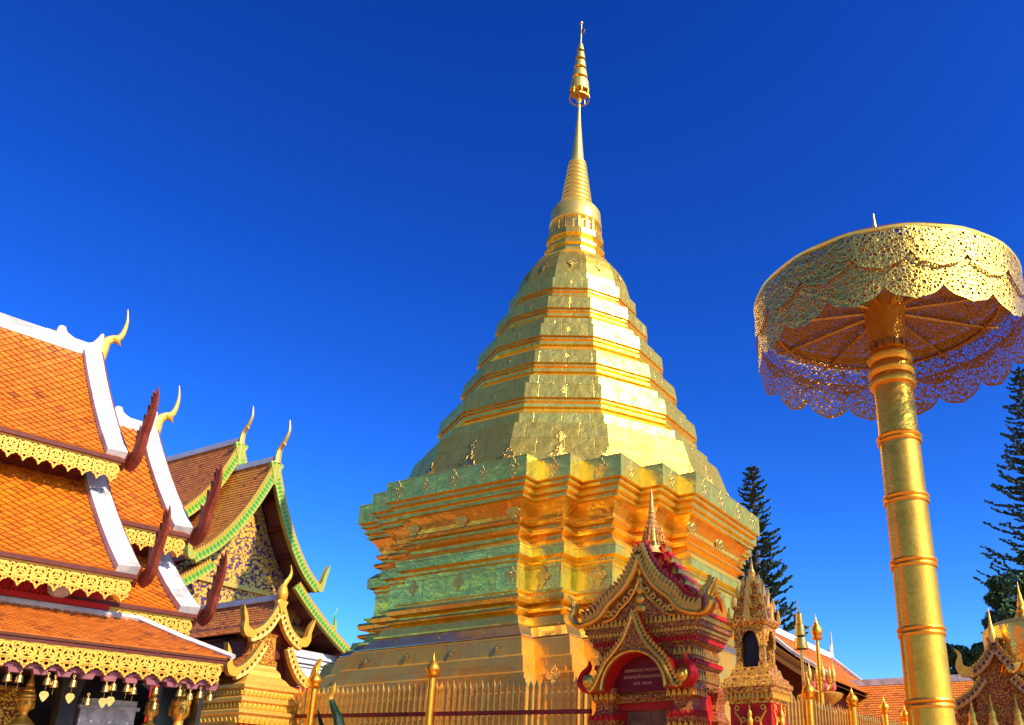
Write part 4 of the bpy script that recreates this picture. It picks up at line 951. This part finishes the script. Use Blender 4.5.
# ================================================================== FAR VIHARN (green mosaic gables)   local x towards the chedi, y to the right, z up
vih = thing('temple_viharn', 'temple viharn with green mosaic gable boards, brown tiles and a blue and gold pediment', 'temple', (-22.65, 17.67, 0))
def gable_roof(half, x0, x1, tile='tile_brown', th=.14, par=None, sides=(-1, 1)):
    # half: list of (y>=0, z) from ridge to eave
    m = MB(); mt = MB(); r = None
    for s_ in sides:
        P = [(s_ * y, z) for y, z in half]; cum = [0]
        for a, b in zip(P, P[1:]): cum.append(cum[-1] + math.hypot(b[0] - a[0], b[1] - a[1]))
        def fn(u, v, P=P, cum=cum):
            v = min(max(v, 0), cum[-1] + .05); i = 0
            while i < len(cum) - 2 and v > cum[i + 1]: i += 1
            t = (v - cum[i]) / (cum[i + 1] - cum[i]); return Vector((u, P[i][0] + (P[i + 1][0] - P[i][0]) * t, P[i][1] + (P[i + 1][1] - P[i][1]) * t))
        vs = [cum[-1] * i / 12 for i in range(13)]
        sheet(m, fn, [x0, x1], vs); sheet(m, lambda u, v: fn(u, v) - Vector((0, 0, th)), [x0, x1], vs)
        for xx in (x0, x1):
            for i in range(12):
                a = m.add([fn(xx, vs[i]), fn(xx, vs[i + 1]), fn(xx, vs[i + 1]) - Vector((0, 0, th)), fn(xx, vs[i]) - Vector((0, 0, th))]); m.face((a, a + 1, a + 2, a + 3))
        a = m.add([fn(x0, vs[-1]), fn(x1, vs[-1]), fn(x1, vs[-1]) - Vector((0, 0, th)), fn(x0, vs[-1]) - Vector((0, 0, th))]); m.face((a, a + 1, a + 2, a + 3))
        tiles(mt, fn, x0, x1, 0, cum[-1], .055, .12, .022, 'row', None, s_)
    r = m.build('roof', M['soffit'], par or vih, fixn=False); mt.build('roof_tiles', M[tile], r, fixn=False); return r
def verge_boards(r, half, x1, w_, tip, bmat='green_board', sides=(-1, 1), spikes=.11, th=.14):
    for s_ in sides:
        P = [(s_ * y, z) for y, z in half]
        m = MB(); m.band(bez(P, 4), w_, MX, x1, x1 + th); b = m.build('bargeboard', M[bmat], r, fixn=False)
        m = MB(); crockets(m, bez(P, 4), spikes, spikes * .8, MX, x1 + .02, x1 + th - .02, spikes * .85, s_ * spikes * .25); m.build('crest_teeth', M['gilt_bright'], b)
        if tip:
            e = P[-1]; sc = tip; m = MB()
            out = bez([(-.25, .10), (-.05, -.10), (.15, -.05), (.24, .20), (.30, .55), (.40, .95), (.42, 1.25)], 4); inn = bez([(.42, 1.25), (.26, 1.0), (.12, .6), (.04, .32), (-.06, .22), (-.25, .20)], 4)
            m.prism([(e[0] + s_ * u * sc, e[1] + (v - .12) * sc) for u, v in out + inn[1:]], MX, x1 - .01, x1 + th + .01); m.build('naga_tail', M[bmat], r, fixn=True)
def small_chofa(r, x, z, sc, mat='gilt', lean=.0):
    m = MB(); P = bez([(0, -.15), (.0, .18), (.04, .40), (.20, .62), (.34, .86), (.42, 1.15), (.34, 1.55)], 4); k_ = len(P)
    m.tube([(x + a * sc, 0, z + b * sc) for a, b in P], [(.13 * (1 - i / (k_ - 1)) ** .8 + .012) * sc for i in range(k_)], 7, .7)
    m.tube([(x + .14 * sc, 0, z + .6 * sc), (x + .26 * sc, 0, z + .58 * sc), (x + .32 * sc, 0, z + .5 * sc)], [.09 * sc, .06 * sc, .01], 6, .7)
    m.build('chofa', M[mat], r, True)
H1 = [(0, 11.86), (.36, 10.98), (.78, 10.10), (1.27, 9.30), (1.80, 8.66), (2.35, 8.22)]
r = gable_roof(H1, -4.2, 0)
verge_boards(r, H1, 0, .27, .7); small_chofa(r, .12, 11.9, .85)
m = MB(); m.prism([(0, 11.98), (.18, 11.50), (0, 11.0), (-.18, 11.50)], MX, .02, .16); m.build('apex_plaque', M['green_board'], r)
m = MB(); m.box2((-4.2, -.09, 11.82), (-.02, .09, 12.0)); m.build('ridge_cap', M['grey_white'], r)
for (y, z) in H1[1:-1]:
    for s_ in (-1, 1): m = MB(); m.box2((-1.0, s_ * y - .05, z - .32), (0.0, s_ * y + .05, z - .16)); m.build('purlin', M['dark_red'], r)
H2 = [(1.62, 8.20), (2.3, 7.62), (3.1, 7.05), (3.9, 6.55), (4.42, 6.24)]
r = gable_roof(H2, -8, -.12); verge_boards(r, H2, -.12, .25, .0); 
for (y, z) in [(2.0, 7.86), (2.6, 7.4), (3.2, 6.99), (3.8, 6.61)]:
    for s_ in (-1, 1): m = MB(); m.box2((-1.2, s_ * y - .05, z - .34), (-.12, s_ * y + .05, z - .17)); m.build('purlin', M['dark_red'], r)
m = MB(); m.tube([(-.05, 3.30, 6.95), (-.05, 3.34, 7.15), (-.05, 3.30, 7.4), (-.05, 3.36, 7.75)], [.10, .09, .05, .008], 6, .7); m.build('naga_fin', M['green_board'], r)
H3 = [(0, 12.88), (.34, 12.05), (.74, 11.2), (1.2, 10.5), (1.75, 9.9), (2.4, 9.4)]
r = gable_roof(H3, -9.5, -1.9, 'tile_brown'); verge_boards(r, H3, -1.9, .27, .6); small_chofa(r, -1.8, 12.9, .8)
m = MB(); m.prism([(0, 13.0), (.18, 12.5), (0, 12.0), (-.18, 12.5)], MX, -1.88, -1.74); m.build('apex_plaque', M['green_board'], r)
m = MB(); m.box2((-9.5, -.09, 12.84), (-1.92, .09, 13.02)); m.build('ridge_cap', M['grey_white'], r)
m = MB(); m.prism([(y * .9, z - .35) for y, z in reversed(H3[:5])] + [(-y * .9, z - .35) for y, z in H3[1:5]] , MX, -2.9, -2.7); m.build('gable_panel', M['soffit'], vih)
# pediment and facade
ins = [(y, z - .36) for y, z in H1]
m = MB(); m.prism([(y, z) for y, z in reversed(ins)] + [(-y, z) for y, z in ins[1:]], MX, -1.0, -.8); m.build('pediment', M['carved_blue'], vih)
m = MB(); m.prism([(-3.2, 6.9), (3.2, 6.9), (2.6, 7.3), (2.0, 7.78), (-2.0, 7.78), (-2.6, 7.3)], MX, -1.02, -.82); m.build('lower_pediment', M['carved_blue'], vih)
m = MB(); m.box2((-1.0, -2.1, 7.78), (-.74, 2.1, 7.92)); m.box2((-1.0, -3.3, 6.78), (-.70, 3.3, 6.9)); m.build('pediment_beam', M['gilt'], vih)
m = MB(); m.box2((-9, -4.0, 0), (-1.05, 4.0, 6.4)); m.box2((-9, -2, 6.4), (-1.05, 2, 8.3)); m.build('wall', M['red_paint'], vih)
m = MB(); m.box2((-1.5, 1.55, 5.10), (-.45, 3.95, 6.25)); m.box2((-1.5, 1.5, 6.02), (-.40, 4.0, 6.10)); m.build('capital_block', M['grey_white'], vih)
m = MB(); m.box2((-1.52, 1.545, 5.80), (-.442, 3.957, 5.85)); m.box2((-1.52, 1.545, 5.70), (-.444, 3.955, 5.73)); m.box2((-1.52, 1.545, 5.22), (-.444, 3.955, 5.25)); m.build('painted_lines', M['dark_line'], vih)
m = MB(); m.box2((-1.5, 1.6, 0), (-.5, 3.9, 5.08)); m.build('column', M['red_paint'], vih)
m = MB(); m.box2((-1.5, -3.9, 0), (-.5, -1.6, 6.2)); m.build('column', M['red_paint'], vih)
# ================================================================== GILDED PORTAL SHRINE (between the hall and the fence)
por = thing('gilded_portal', 'gilded stepped portal shrine with two tiers of naga gables beside the hall corner', 'shrine', (-12.6, 10.36, 0))
A1 = [(0, 4.92), (.10, 4.70), (.24, 4.46), (.40, 4.32), (.56, 4.26)]
A2 = [(.30, 4.12), (.44, 3.88), (.60, 3.70), (.78, 3.60)]
def prow(half, x0, x1, mat):
    m = MB(); mt = MB()
    for s_ in (-1, 1):
        P = [(s_ * y, z) for y, z in half]; cum = [0]
        for a, b in zip(P, P[1:]): cum.append(cum[-1] + math.hypot(b[0] - a[0], b[1] - a[1]))
        def fn(u, v, P=P, cum=cum):
            v = min(max(v, 0), cum[-1] + .05); i = 0
            while i < len(cum) - 2 and v > cum[i + 1]: i += 1
            t = (v - cum[i]) / (cum[i + 1] - cum[i]); return Vector((u, P[i][0] + (P[i + 1][0] - P[i][0]) * t, P[i][1] + (P[i + 1][1] - P[i][1]) * t))
        vs = [cum[-1] * i / 6 for i in range(7)]; sheet(m, fn, [x0, x1], vs); sheet(m, lambda u, v: fn(u, v) - Vector((0, 0, .06)), [x0, x1], vs)
        tiles(mt, fn, x0, x1, 0, cum[-1], .03, .055, .01, 'row', None, s_)
    r = m.build('roof', M['soffit'], por, fixn=False); mt.build('roof_tiles', M[mat], r, fixn=False); return r
def naga_boards(half, x1, wd, th, tip, r, mat='gold_board', sides=(-1, 1), spikes=.05):
    for s_ in sides:
        P = bez([(s_ * y, z) for y, z in half], 5); n = len(P)
        m = MB(); m.band(P, [wd * (.8 + .3 * i / n) for i in range(n)], MX, x1, x1 + th); b = m.build('naga_bargeboard', M[mat], r, fixn=False)
        m = MB(); crockets(m, P, spikes, spikes * .9, MX, x1 + .01, x1 + th - .01, spikes * .9, s_ * spikes * .3); m.build('crest_teeth', M['gilt'], b)
        e = half[-1]; m = MB(); out = bez([(-.10, -.10), (.08, -.09), (.17, .04), (.17, .20), (.21, .34), (.24, .50)], 4); inn = bez([(.24, .50), (.14, .36), (.09, .22), (.05, .10), (-.10, .03)], 4)
        m.prism([(s_ * (e[0] + u * tip), e[1] + v * tip) for u, v in out + inn[1:]], MX, x1 - .005, x1 + th + .005); m.build('naga_head', M['gilt_bright'], b)
r = prow(A1, -2.2, 0, 'tile_brown'); naga_boards(A1, 0, .15, .09, .85, r)
m = MB(); m.prism([(0, 4.98), (.09, 4.84), (0, 4.62), (-.09, 4.84)], MX, .005, .10); m.build('apex_plaque', M['gilt_bright'], r)
m = MB(); m.box2((-2.2, -.05, 4.90), (-.02, .05, 5.0)); m.build('ridge_cap', M['grey_white'], r)
m = MB(); m.lathe([(.05, 4.86), (.09, 4.93), (.10, 5.02), (.07, 5.12), (.03, 5.18)], 12, (.04, 0, 0)); horn(m, [(.05, .0, 5.12), (.06, .03, 5.22), (.05, .10, 5.32), (.05, .12, 5.42), (.05, .09, 5.54)], [.045, .04, .03, .006], None, 7, .8); m.build('chofa', M['gilt_bright'], r, True)
r = prow(A2, -2.2, .04, 'tile_brown'); naga_boards(A2, .04, .14, .09, .85, r)
m = MB(); m.prism([(-.42, 4.2), (.42, 4.2), (.30, 4.36), (0, 4.80), (-.30, 4.36)], MX, -.25, -.15); m.build('gable_panel', M['maroon'], por)
m = MB(); m.box2((-2.2, -.45, 0), (-.16, .45, 4.2)); m.build('wall', M['dark_red'], por)
m = MB(); m.square([(.75, 0), (.75, .5), (.72, 1.5), (.70, 2.55), (.66, 2.62), (.66, 2.70), (.62, 2.74), (.62, 2.90), (.66, 2.94), (.66, 2.98), (.58, 3.02), (.56, 3.10), (.60, 3.13), (.60, 3.18), (.52, 3.22), (.50, 3.32), (.54, 3.35), (.54, 3.40), (.44, 3.46), (.38, 3.54), (.33, 3.58), (.31, 3.66), (.26, 3.72), (.25, 3.80)], (-.22, -.16, 0))
m.build('stepped_base', M['gilt'], por)
m = MB()
for hz, hr, st in ((2.82, .665, .10), (3.06, .59, .09), (3.27, .53, .08)):
    n_ = int(2 * hr / st)
    for j in range(n_): flame(m, -.16 - hr + st * (j + .5), hz - .04, st * .9, st * .8, 0, MX, -.22 + hr - .02, -.22 + hr + .012); flame(m, -.22 - hr + st * (j + .5), hz - .04, st * .9, st * .8, 0, MY, -.16 - hr - .012, -.16 - hr + .02)
m.build('lotus_petals', M['gilt_bright'], por)
m = MB()
for j in range(13):
    y = -.80 + .10 * j
    for a in (0, 1): m.prism([(y + .05 * a, 2.70), (y + .05 * a + .018, 2.70), (y + .05 + .018 - .05 * a, 2.79), (y + .05 - .05 * a, 2.79)], MX, .405, .442)
m.build('red_zigzag', M['red_bright'], por)
m = MB(); m.square([(.27, 3.78), (.27, 3.84), (.235, 3.87), (.22, 4.25), (.25, 4.30)], (-.22, -.18, 0)); m.build('niche_block', M['carved_bright'], por)
fin = thing('roof_finial', 'tiny gilt flame finial behind the white hip of the orange hall', 'finial', (-13.6, 9.35, 0))
m = MB(); horn(m, [(0, 0, 3.95), (.02, 0, 4.08), (.0, .05, 4.18), (.0, .04, 4.32)], [.05, .05, .03, .005], None, 7, .8); m.build('flame', M['gilt_bright'], fin, True)
m = MB(); m.lathe([(.10, 0), (.05, .2), (.04, 3.96)], 10); m.build('post', M['dark_red'], fin, True)
# ================================================================== RIGHT SIDE: far halls, pavilion, small offerings
def far_hall(name, label, loc, rz, half, length, wall_h, verge=True):
    t = thing(name, label, 'temple', loc, rz); m = MB(); mt = MB()
    for s_ in (-1, 1):
        P = [(s_ * y, z) for y, z in half]; L = [0]
        for a, b in zip(P, P[1:]): L.append(L[-1] + math.hypot(b[0] - a[0], b[1] - a[1]))
        def fn(u, v, P=P, cum=L):
            v = min(max(v, 0), cum[-1] + .05); i = 0
            while i < len(cum) - 2 and v > cum[i + 1]: i += 1
            k_ = (v - cum[i]) / (cum[i + 1] - cum[i]); return Vector((u, P[i][0] + (P[i + 1][0] - P[i][0]) * k_, P[i][1] + (P[i + 1][1] - P[i][1]) * k_))
        vs = [L[-1] * i / 6 for i in range(7)]; sheet(m, fn, [0, length], vs); sheet(m, lambda u, v: fn(u, v) - Vector((0, 0, .12)), [0, length], vs)
        tiles(mt, fn, 0, length, 0, L[-1], .08, .15, .03, 'row', None, s_)
    r = m.build('roof', M['tile_bed'], t, fixn=False); mt.build('roof_tiles', M['tile_far'], r, fixn=False)
    m = MB(); zr = half[0][1]; m.box2((-.05, -.12, zr - .04), (length + .05, .12, zr + .16)); m.build('ridge_cap', M['white'], r)
    if verge:
        m = MB()
        for s_ in (-1, 1):
            for x in (0, length - .3):
                for a, b in zip(half, half[1:]):
                    q = [(x, s_ * a[0], a[1] + .05), (x + .3, s_ * a[0], a[1] + .05), (x + .3, s_ * b[0], b[1] + .05), (x, s_ * b[0], b[1] + .05)]
                    i = m.add(q + [(p[0], p[1], p[2] + .10) for p in q])
                    for f_ in ((3, 2, 1, 0), (4, 5, 6, 7), (0, 1, 5, 4), (1, 2, 6, 5), (2, 3, 7, 6), (3, 0, 4, 7)): m.face([i + e for e in f_])
        m.build('verge', M['white'], r)
    m = MB(); hw = half[-1][0] - .5; m.box2((.4, -hw, 0), (length - .4, hw, half[-1][1] - .05))
    m.prism([(-hw, half[-1][1] - .05), (hw, half[-1][1] - .05), (0, half[0][1] - .3)], MX, .4, .6); m.prism([(-hw, half[-1][1] - .05), (hw, half[-1][1] - .05), (0, half[0][1] - .3)], MX, length - .6, length - .4); m.build('wall', M['dark_red'], t)
    return t, r
t, r = far_hall('side_chapel', 'orange-roofed chapel with white verges behind the corner shrine, running away from the camera', (-9.2, 24.0, 0), pi / 2, [(0, 6.55), (1.2, 5.5), (2.3, 4.75)], 8.0, 4.5)
m = MB(); horn(m, [(8.0, 0, 6.6), (8.1, 0, 6.9), (8.25, 0, 7.1), (8.3, 0, 7.6)], [.12, .10, .05, .01], None, 7, .7); m.build('chofa', M['grey_white'], r, True)
m = MB(); m.band(bez([(-.1, 6.5), (-.7, 5.85), (-1.5, 5.25), (-2.3, 4.75)], 5), .3, MX, -.15, -.02); m.band(bez([(.1, 6.5), (.7, 5.85), (1.5, 5.25), (2.3, 4.75)], 5), .3, MX, -.15, -.02); m.build('naga_bargeboard', M['shaded_board'], r, fixn=False)
far_hall('cloister_wing', 'low cloister with red-orange tiled roof and white ridge behind the gold umbrella pole', (-8.6, 28.3, 0), R(4), [(0, 5.1), (1.4, 4.2), (2.6, 3.5)], 12.5, 3.0, True)
# gold tiered parasol and lotus candelabrum
ch = thing('tiered_parasol', 'small gold tiered parasol on a thin staff against the sky above the chapel roof', 'ornament', (-6.68, 20.8, -.40))
m = MB(); m.lathe([(.05, 0), (.035, 5.4), (.02, 6.5), (.004, 6.75)], 8); m.build('staff', M['brass'], ch)
for z, r0 in ((5.50, .16), (5.82, .13), (6.10, .09)):
    m = MB(); m.lathe([(r0, z), (r0 * 1.03, z + .02), (r0 * .9, z + .26), (.02, z + .31)], 14, caps=False); m.build('parasol_tier', M['brass'], ch, True)
cd = thing('lotus_candelabrum', 'tall gilt candelabrum topped by a large lotus bud rising over the right fence', 'candelabrum', (-4.25, 14.1, .08))
m = MB(); m.lathe([(.16, 0), (.16, .2), (.06, .4), (.045, 3.2), (.03, 4.05)], 12); m.build('stem', M['pole_gold'], cd, True)
b = lotus_bud(.085).build('lotus_bud', M['pole_gold'], cd, True); b.location = (0, 0, 4.03); b.scale = (1, 1, .72)
bb = None
for z, rr, n_ in ((3.34, .22, 6),):
    for j in range(n_):
        a = 2 * pi * j / n_; m = MB(); m.tube(bez([(0, 0, z - .16), (rr * .6 * cos(a), rr * .6 * sin(a), z - .12), (rr * cos(a), rr * sin(a), z)], 5), .014, 5); m.build('arm', M['gilt'], cd)
        if bb is None: bb = lotus_bud(.036).build('candle_bud', M['gilt'], cd, True); bb.location = (rr * cos(a), rr * sin(a), z); bb.scale = (1, 1, .6)
        else: inst(bb, cd, Matrix.Translation((rr * cos(a), rr * sin(a), z)) @ Matrix.Diagonal((1, 1, .6, 1)))
fl = thing('offering_tray', 'tray of pink lotus offerings below the candelabrum, over the right fence', 'offering', (-4.5, 14.9, 0))
m = MB(); m.lathe([(.2, 0), (.08, .3), (.06, 3.05), (.34, 3.25), (.38, 3.32), (.34, 3.34)], 18); m.build('stand', M['gilt'], fl, True)
m = MB(); random.seed(3)
for j in range(26): a = random.uniform(0, 2 * pi); q = random.uniform(0, .26); ell(m, (q * cos(a), q * sin(a), 3.40 + random.uniform(0, .14)), (.06, .06, .07), 7, 5)
m.build('flowers', plain('pink_lotus', (.62, .12, .12), .5), fl, True)
# gold pavilion at the right edge
pv = thing('gilded_pavilion', 'dark gilded pavilion with layered naga gables and a domed gold roof at the right edge', 'pavilion', (-1.50, 13.4, 0), R(2))
def pav_boards(half, y1, wd, th, tip, par, sides=(-1, 1)):
    for s_ in sides:
        P = bez([(s_ * x, z) for x, z in half], 5); n = len(P)
        m = MB(); m.band(P, [wd * (.8 + .3 * i / n) for i in range(n)], MY, y1 - th, y1); b = m.build('naga_bargeboard', M['shaded_board'], par, fixn=False)
        m = MB(); crockets(m, P, .05, .045, MY, y1 - th + .01, y1 - .01, .045, s_ * .015); m.build('crest_teeth', M['gilt_dark'], b)
        e = half[-1]; m = MB(); out = bez([(-.10, -.10), (.08, -.09), (.15, .04), (.13, .16), (.10, .24), (.15, .36)], 4); inn = bez([(.15, .36), (.06, .28), (.05, .18), (.03, .08), (-.10, .03)], 4)
        m.prism([(s_ * (e[0] + u * tip), e[1] + v * tip) for u, v in out + inn[1:]], MY, y1 - th - .005, y1 + .005); m.build('naga_head', M['gilt_dark'], b)
B1 = [(0, 3.82), (.07, 3.66), (.18, 3.50), (.30, 3.40), (.40, 3.36)]; B2 = [(.22, 3.26), (.36, 3.10), (.54, 2.98), (.68, 2.93)]
def ysheet(half, y0, y1, name, mat):
    m = MB()
    for s_ in (-1, 1):
        for a, b in zip(half, half[1:]):
            for dz in (0, -.05):
                i = m.add([(s_ * a[0], y0, a[1] + dz), (s_ * a[0], y1, a[1] + dz), (s_ * b[0], y1, b[1] + dz), (s_ * b[0], y0, b[1] + dz)]); m.face((i, i + 1, i + 2, i + 3))
    return m.build(name, M[mat], pv, fixn=False)
r = ysheet(B1, .02, 1.3, 'roof', 'carved_dense'); pav_boards(B1, 0, .12, .08, .9, r)
m = MB(); m.lathe([(.05, 3.72), (.065, 3.80), (.05, 3.9), (.022, 3.98), (.004, 4.22)], 10, (0, -.04, 0)); m.build('chofa', M['gilt'], r, True)
r = ysheet(B2, .0, 1.3, 'roof', 'carved_dense'); pav_boards(B2, -.02, .12, .08, .9, r)
m = MB(); m.prism([(-.34, 2.6), (.34, 2.6), (.34, 3.30), (0, 3.68), (-.34, 3.30)], MY, .10, .2); m.build('gable_panel', M['carved_dense'], pv)
m = MB(); m.box2((-.62, .15, 0), (.62, 1.2, 2.95)); m.box2((-.72, .08, 2.72), (.72, 1.3, 2.80)); m.build('body', M['carved_dense'], pv)
for x, h in ((-.40, 2.90), (-.14, 2.93), (.18, 2.90)):
    m = MB(); m.lathe([(.07, 2.55), (.08, 2.62), (.05, 2.7), (.06, 2.75), (.03, 2.82), (.004, h + .1)], 10, (x, -.06, 0)); m.build('small_finial', M['gilt_dark'], pv, True)
m = MB(); P = bez([(-.16, 3.36), (-.17, 3.60), (-.20, 3.86), (-.10, 4.02), (.3, 4.06), (.75, 4.06)], 6)
m.lathe([(.98, 3.30), (.97, 3.42), (1.0, 3.9), (.99, 3.98), (.90, 4.05), (.15, 4.12)], 40, (.80, .75, 0), caps=False); m.build('domed_roof', M['gold_cornice'], pv, True)
m = MB()
for j in range(20):
    a = 2 * pi * j / 20; c_ = (.80 + .995 * cos(a), .75 + .995 * sin(a)); m.prism([(-.15, 3.42), (-.08, 3.32), (0, 3.28), (.08, 3.32), (.15, 3.42)], lambda u, v, d, a=a, c_=c_: (c_[0] - u * sin(a) + d * cos(a), c_[1] + u * cos(a) + d * sin(a), v), -.01, .015)
m.build('dome_valance', M['gold_cornice'], pv)
m = MB(); m.lathe([(.12, 4.08), (.10, 4.14), (.07, 4.18), (.08, 4.2), (.05, 4.26), (.058, 4.28), (.02, 4.45), (.004, 4.62)], 12, (.42, .30, 0)); m.build('spire', M['gilt_dark'], pv, True)
m = MB(); m.box2((-.2, -.2, 0), (1.8, 1.8, 2.5)) ; m.v = [(x + 0.0, y + .2, z) for x, y, z in m.v]; m.build('rear_block', M['dark_red'], pv)
# ================================================================== TREES
def araucaria(label, loc, H, rb, seed, z0=.25):
    rnd = random.Random(seed); t = thing('norfolk_pine', label, 'tree', loc)
    m = MB(); m.lathe([(.32, 0), (.25, H * .4), (.12, H * .8), (.02, H)], 10); m.build('trunk', M['bark'], t, True)
    lm = MB(); bm_ = MB(); z = H * z0; whorl = 0
    while z < H - .25:
        f_ = (H - z) / (H * (1 - z0)); blen = rb * (f_ ** .85) * rnd.uniform(.85, 1.1) + .25; nb = 7 if f_ > .25 else 5; ph = rnd.uniform(0, 6.28)
        for b in range(nb):
            a = ph + 2 * pi * b / nb + rnd.uniform(-.2, .2); bl = blen * rnd.uniform(.72, 1.12); d = Vector((cos(a), sin(a), 0)); sd = Vector((-sin(a), cos(a), 0))
            droop = rnd.uniform(-.12, .06); pts = []
            for i in range(8):
                s_ = i / 7; pts.append(Vector((0, 0, z)) + d * (bl * s_) + Vector((0, 0, bl * (droop * s_ + .30 * s_ ** 3))))
            bm_.tube([tuple(p) for p in pts], [.045 * (1 - i / 8) + .01 for i in range(8)], 4)
            nt_ = int(8 + 22 * bl / rb * 1.6)
            for q in range(nt_):
                s_ = .22 + .78 * (q + rnd.random()) / nt_; k_ = min(int(s_ * 7), 6); p = pts[k_].lerp(pts[k_ + 1], s_ * 7 - k_)
                tl = rnd.uniform(.22, .48) * (1.15 - .5 * s_) * (bl / rb + .4); side = rnd.choice((-1, 1))
                dirv = (d * rnd.uniform(.35, 1.0) + sd * side * rnd.uniform(.2, 1.0) + Vector((0, 0, rnd.uniform(.10, .75)))).normalized(); tint = rnd.random() * .8 + .2 * s_
                e = p + dirv * tl; w_ = .035 + .05 * rnd.random()
                for o_ in range(3):
                    n_ = dirv.cross(Vector((rnd.uniform(-1, 1), rnd.uniform(-1, 1), rnd.uniform(-1, 1)))).normalized() * w_
                    i = lm.add([p - n_ * .5, p + dirv * tl * .55 - n_, e, p + dirv * tl * .55 + n_]); lm.face((i, i + 1, i + 2, i + 3), None, tint)
        z += (.30 + .42 * f_) * rnd.uniform(.8, 1.2) * H / 22; whorl += 1
    bm_.build('branches', M['bark'], t); lm.build('crown', M['needle'], t, fixn=False); return t
araucaria('slender dark Norfolk pine rising behind the right side of the chedi', (-15.45, 41.7, 0), 18.6, 2.75, 5)
araucaria('tall dark Norfolk pine at the right edge behind the gilded pavilion', (-2.0, 45.5, 0), 22.8, 4.1, 11)
def broadleaf(label, loc, H, cl, seed, leaf=.16):
    rnd = random.Random(seed); t = thing('broadleaf_tree', label, 'tree', loc); br = MB()
    br.lathe([(.45, 0), (.32, H * .3), (.25, H * .5)], 9)
    lm = MB()
    for (c, r_) in cl:
        c = Vector(c); br.tube([(0, 0, H * .4), tuple((Vector((0, 0, H * .45)) + c) / 2 + Vector((0, 0, .4))), tuple(c)], [.22, .13, .04], 6)
        subs = [(c + Vector((rnd.gauss(0, 1), rnd.gauss(0, 1), rnd.gauss(0, .7))) * r_ * .55, r_ * rnd.uniform(.28, .5)) for _ in range(14)]
        for sc, sr in subs:
            for q in range(int(330)):
                v = Vector((rnd.gauss(0, 1), rnd.gauss(0, 1), rnd.gauss(0, 1))).normalized(); p = sc + Vector((v.x, v.y, v.z * .72)) * sr * rnd.uniform(.55, 1.1) ** .5
                n_ = (v + Vector((rnd.uniform(-1, 1), rnd.uniform(-1, 1), rnd.uniform(-.2, 1)))).normalized(); a = n_.orthogonal().normalized(); b = n_.cross(a); ang = rnd.uniform(0, 6.28); a, b = a * cos(ang) + b * sin(ang), b * cos(ang) - a * sin(ang)
                l_ = leaf * rnd.uniform(.6, 1.2); i = lm.add([p - a * l_, p - b * l_ * .4, p + a * l_, p + b * l_ * .4]); lm.face((i, i + 1, i + 2, i + 3), None, rnd.random())
    br.build('trunk', M['bark'], t, True); lm.build('crown', M['leaf'], t, fixn=False); return t
broadleaf('dark green leafy tree filling the gap between umbrella pole and gilded pavilion', (-3.6, 39.0, 0), 9.5, [((.3, 0, 9.1), 1.5), ((1.8, .5, 8.6), 1.4), ((-1.3, 0, 6.9), 1.35), ((-.2, -.3, 6.6), 1.3), ((1.2, 0, 6.4), 1.5), ((2.6, 0, 6.8), 1.5), ((-1.6, 0, 5.4), 1.2), ((.6, 0, 5.0), 1.5), ((2.4, 0, 5.0), 1.5)], 4)
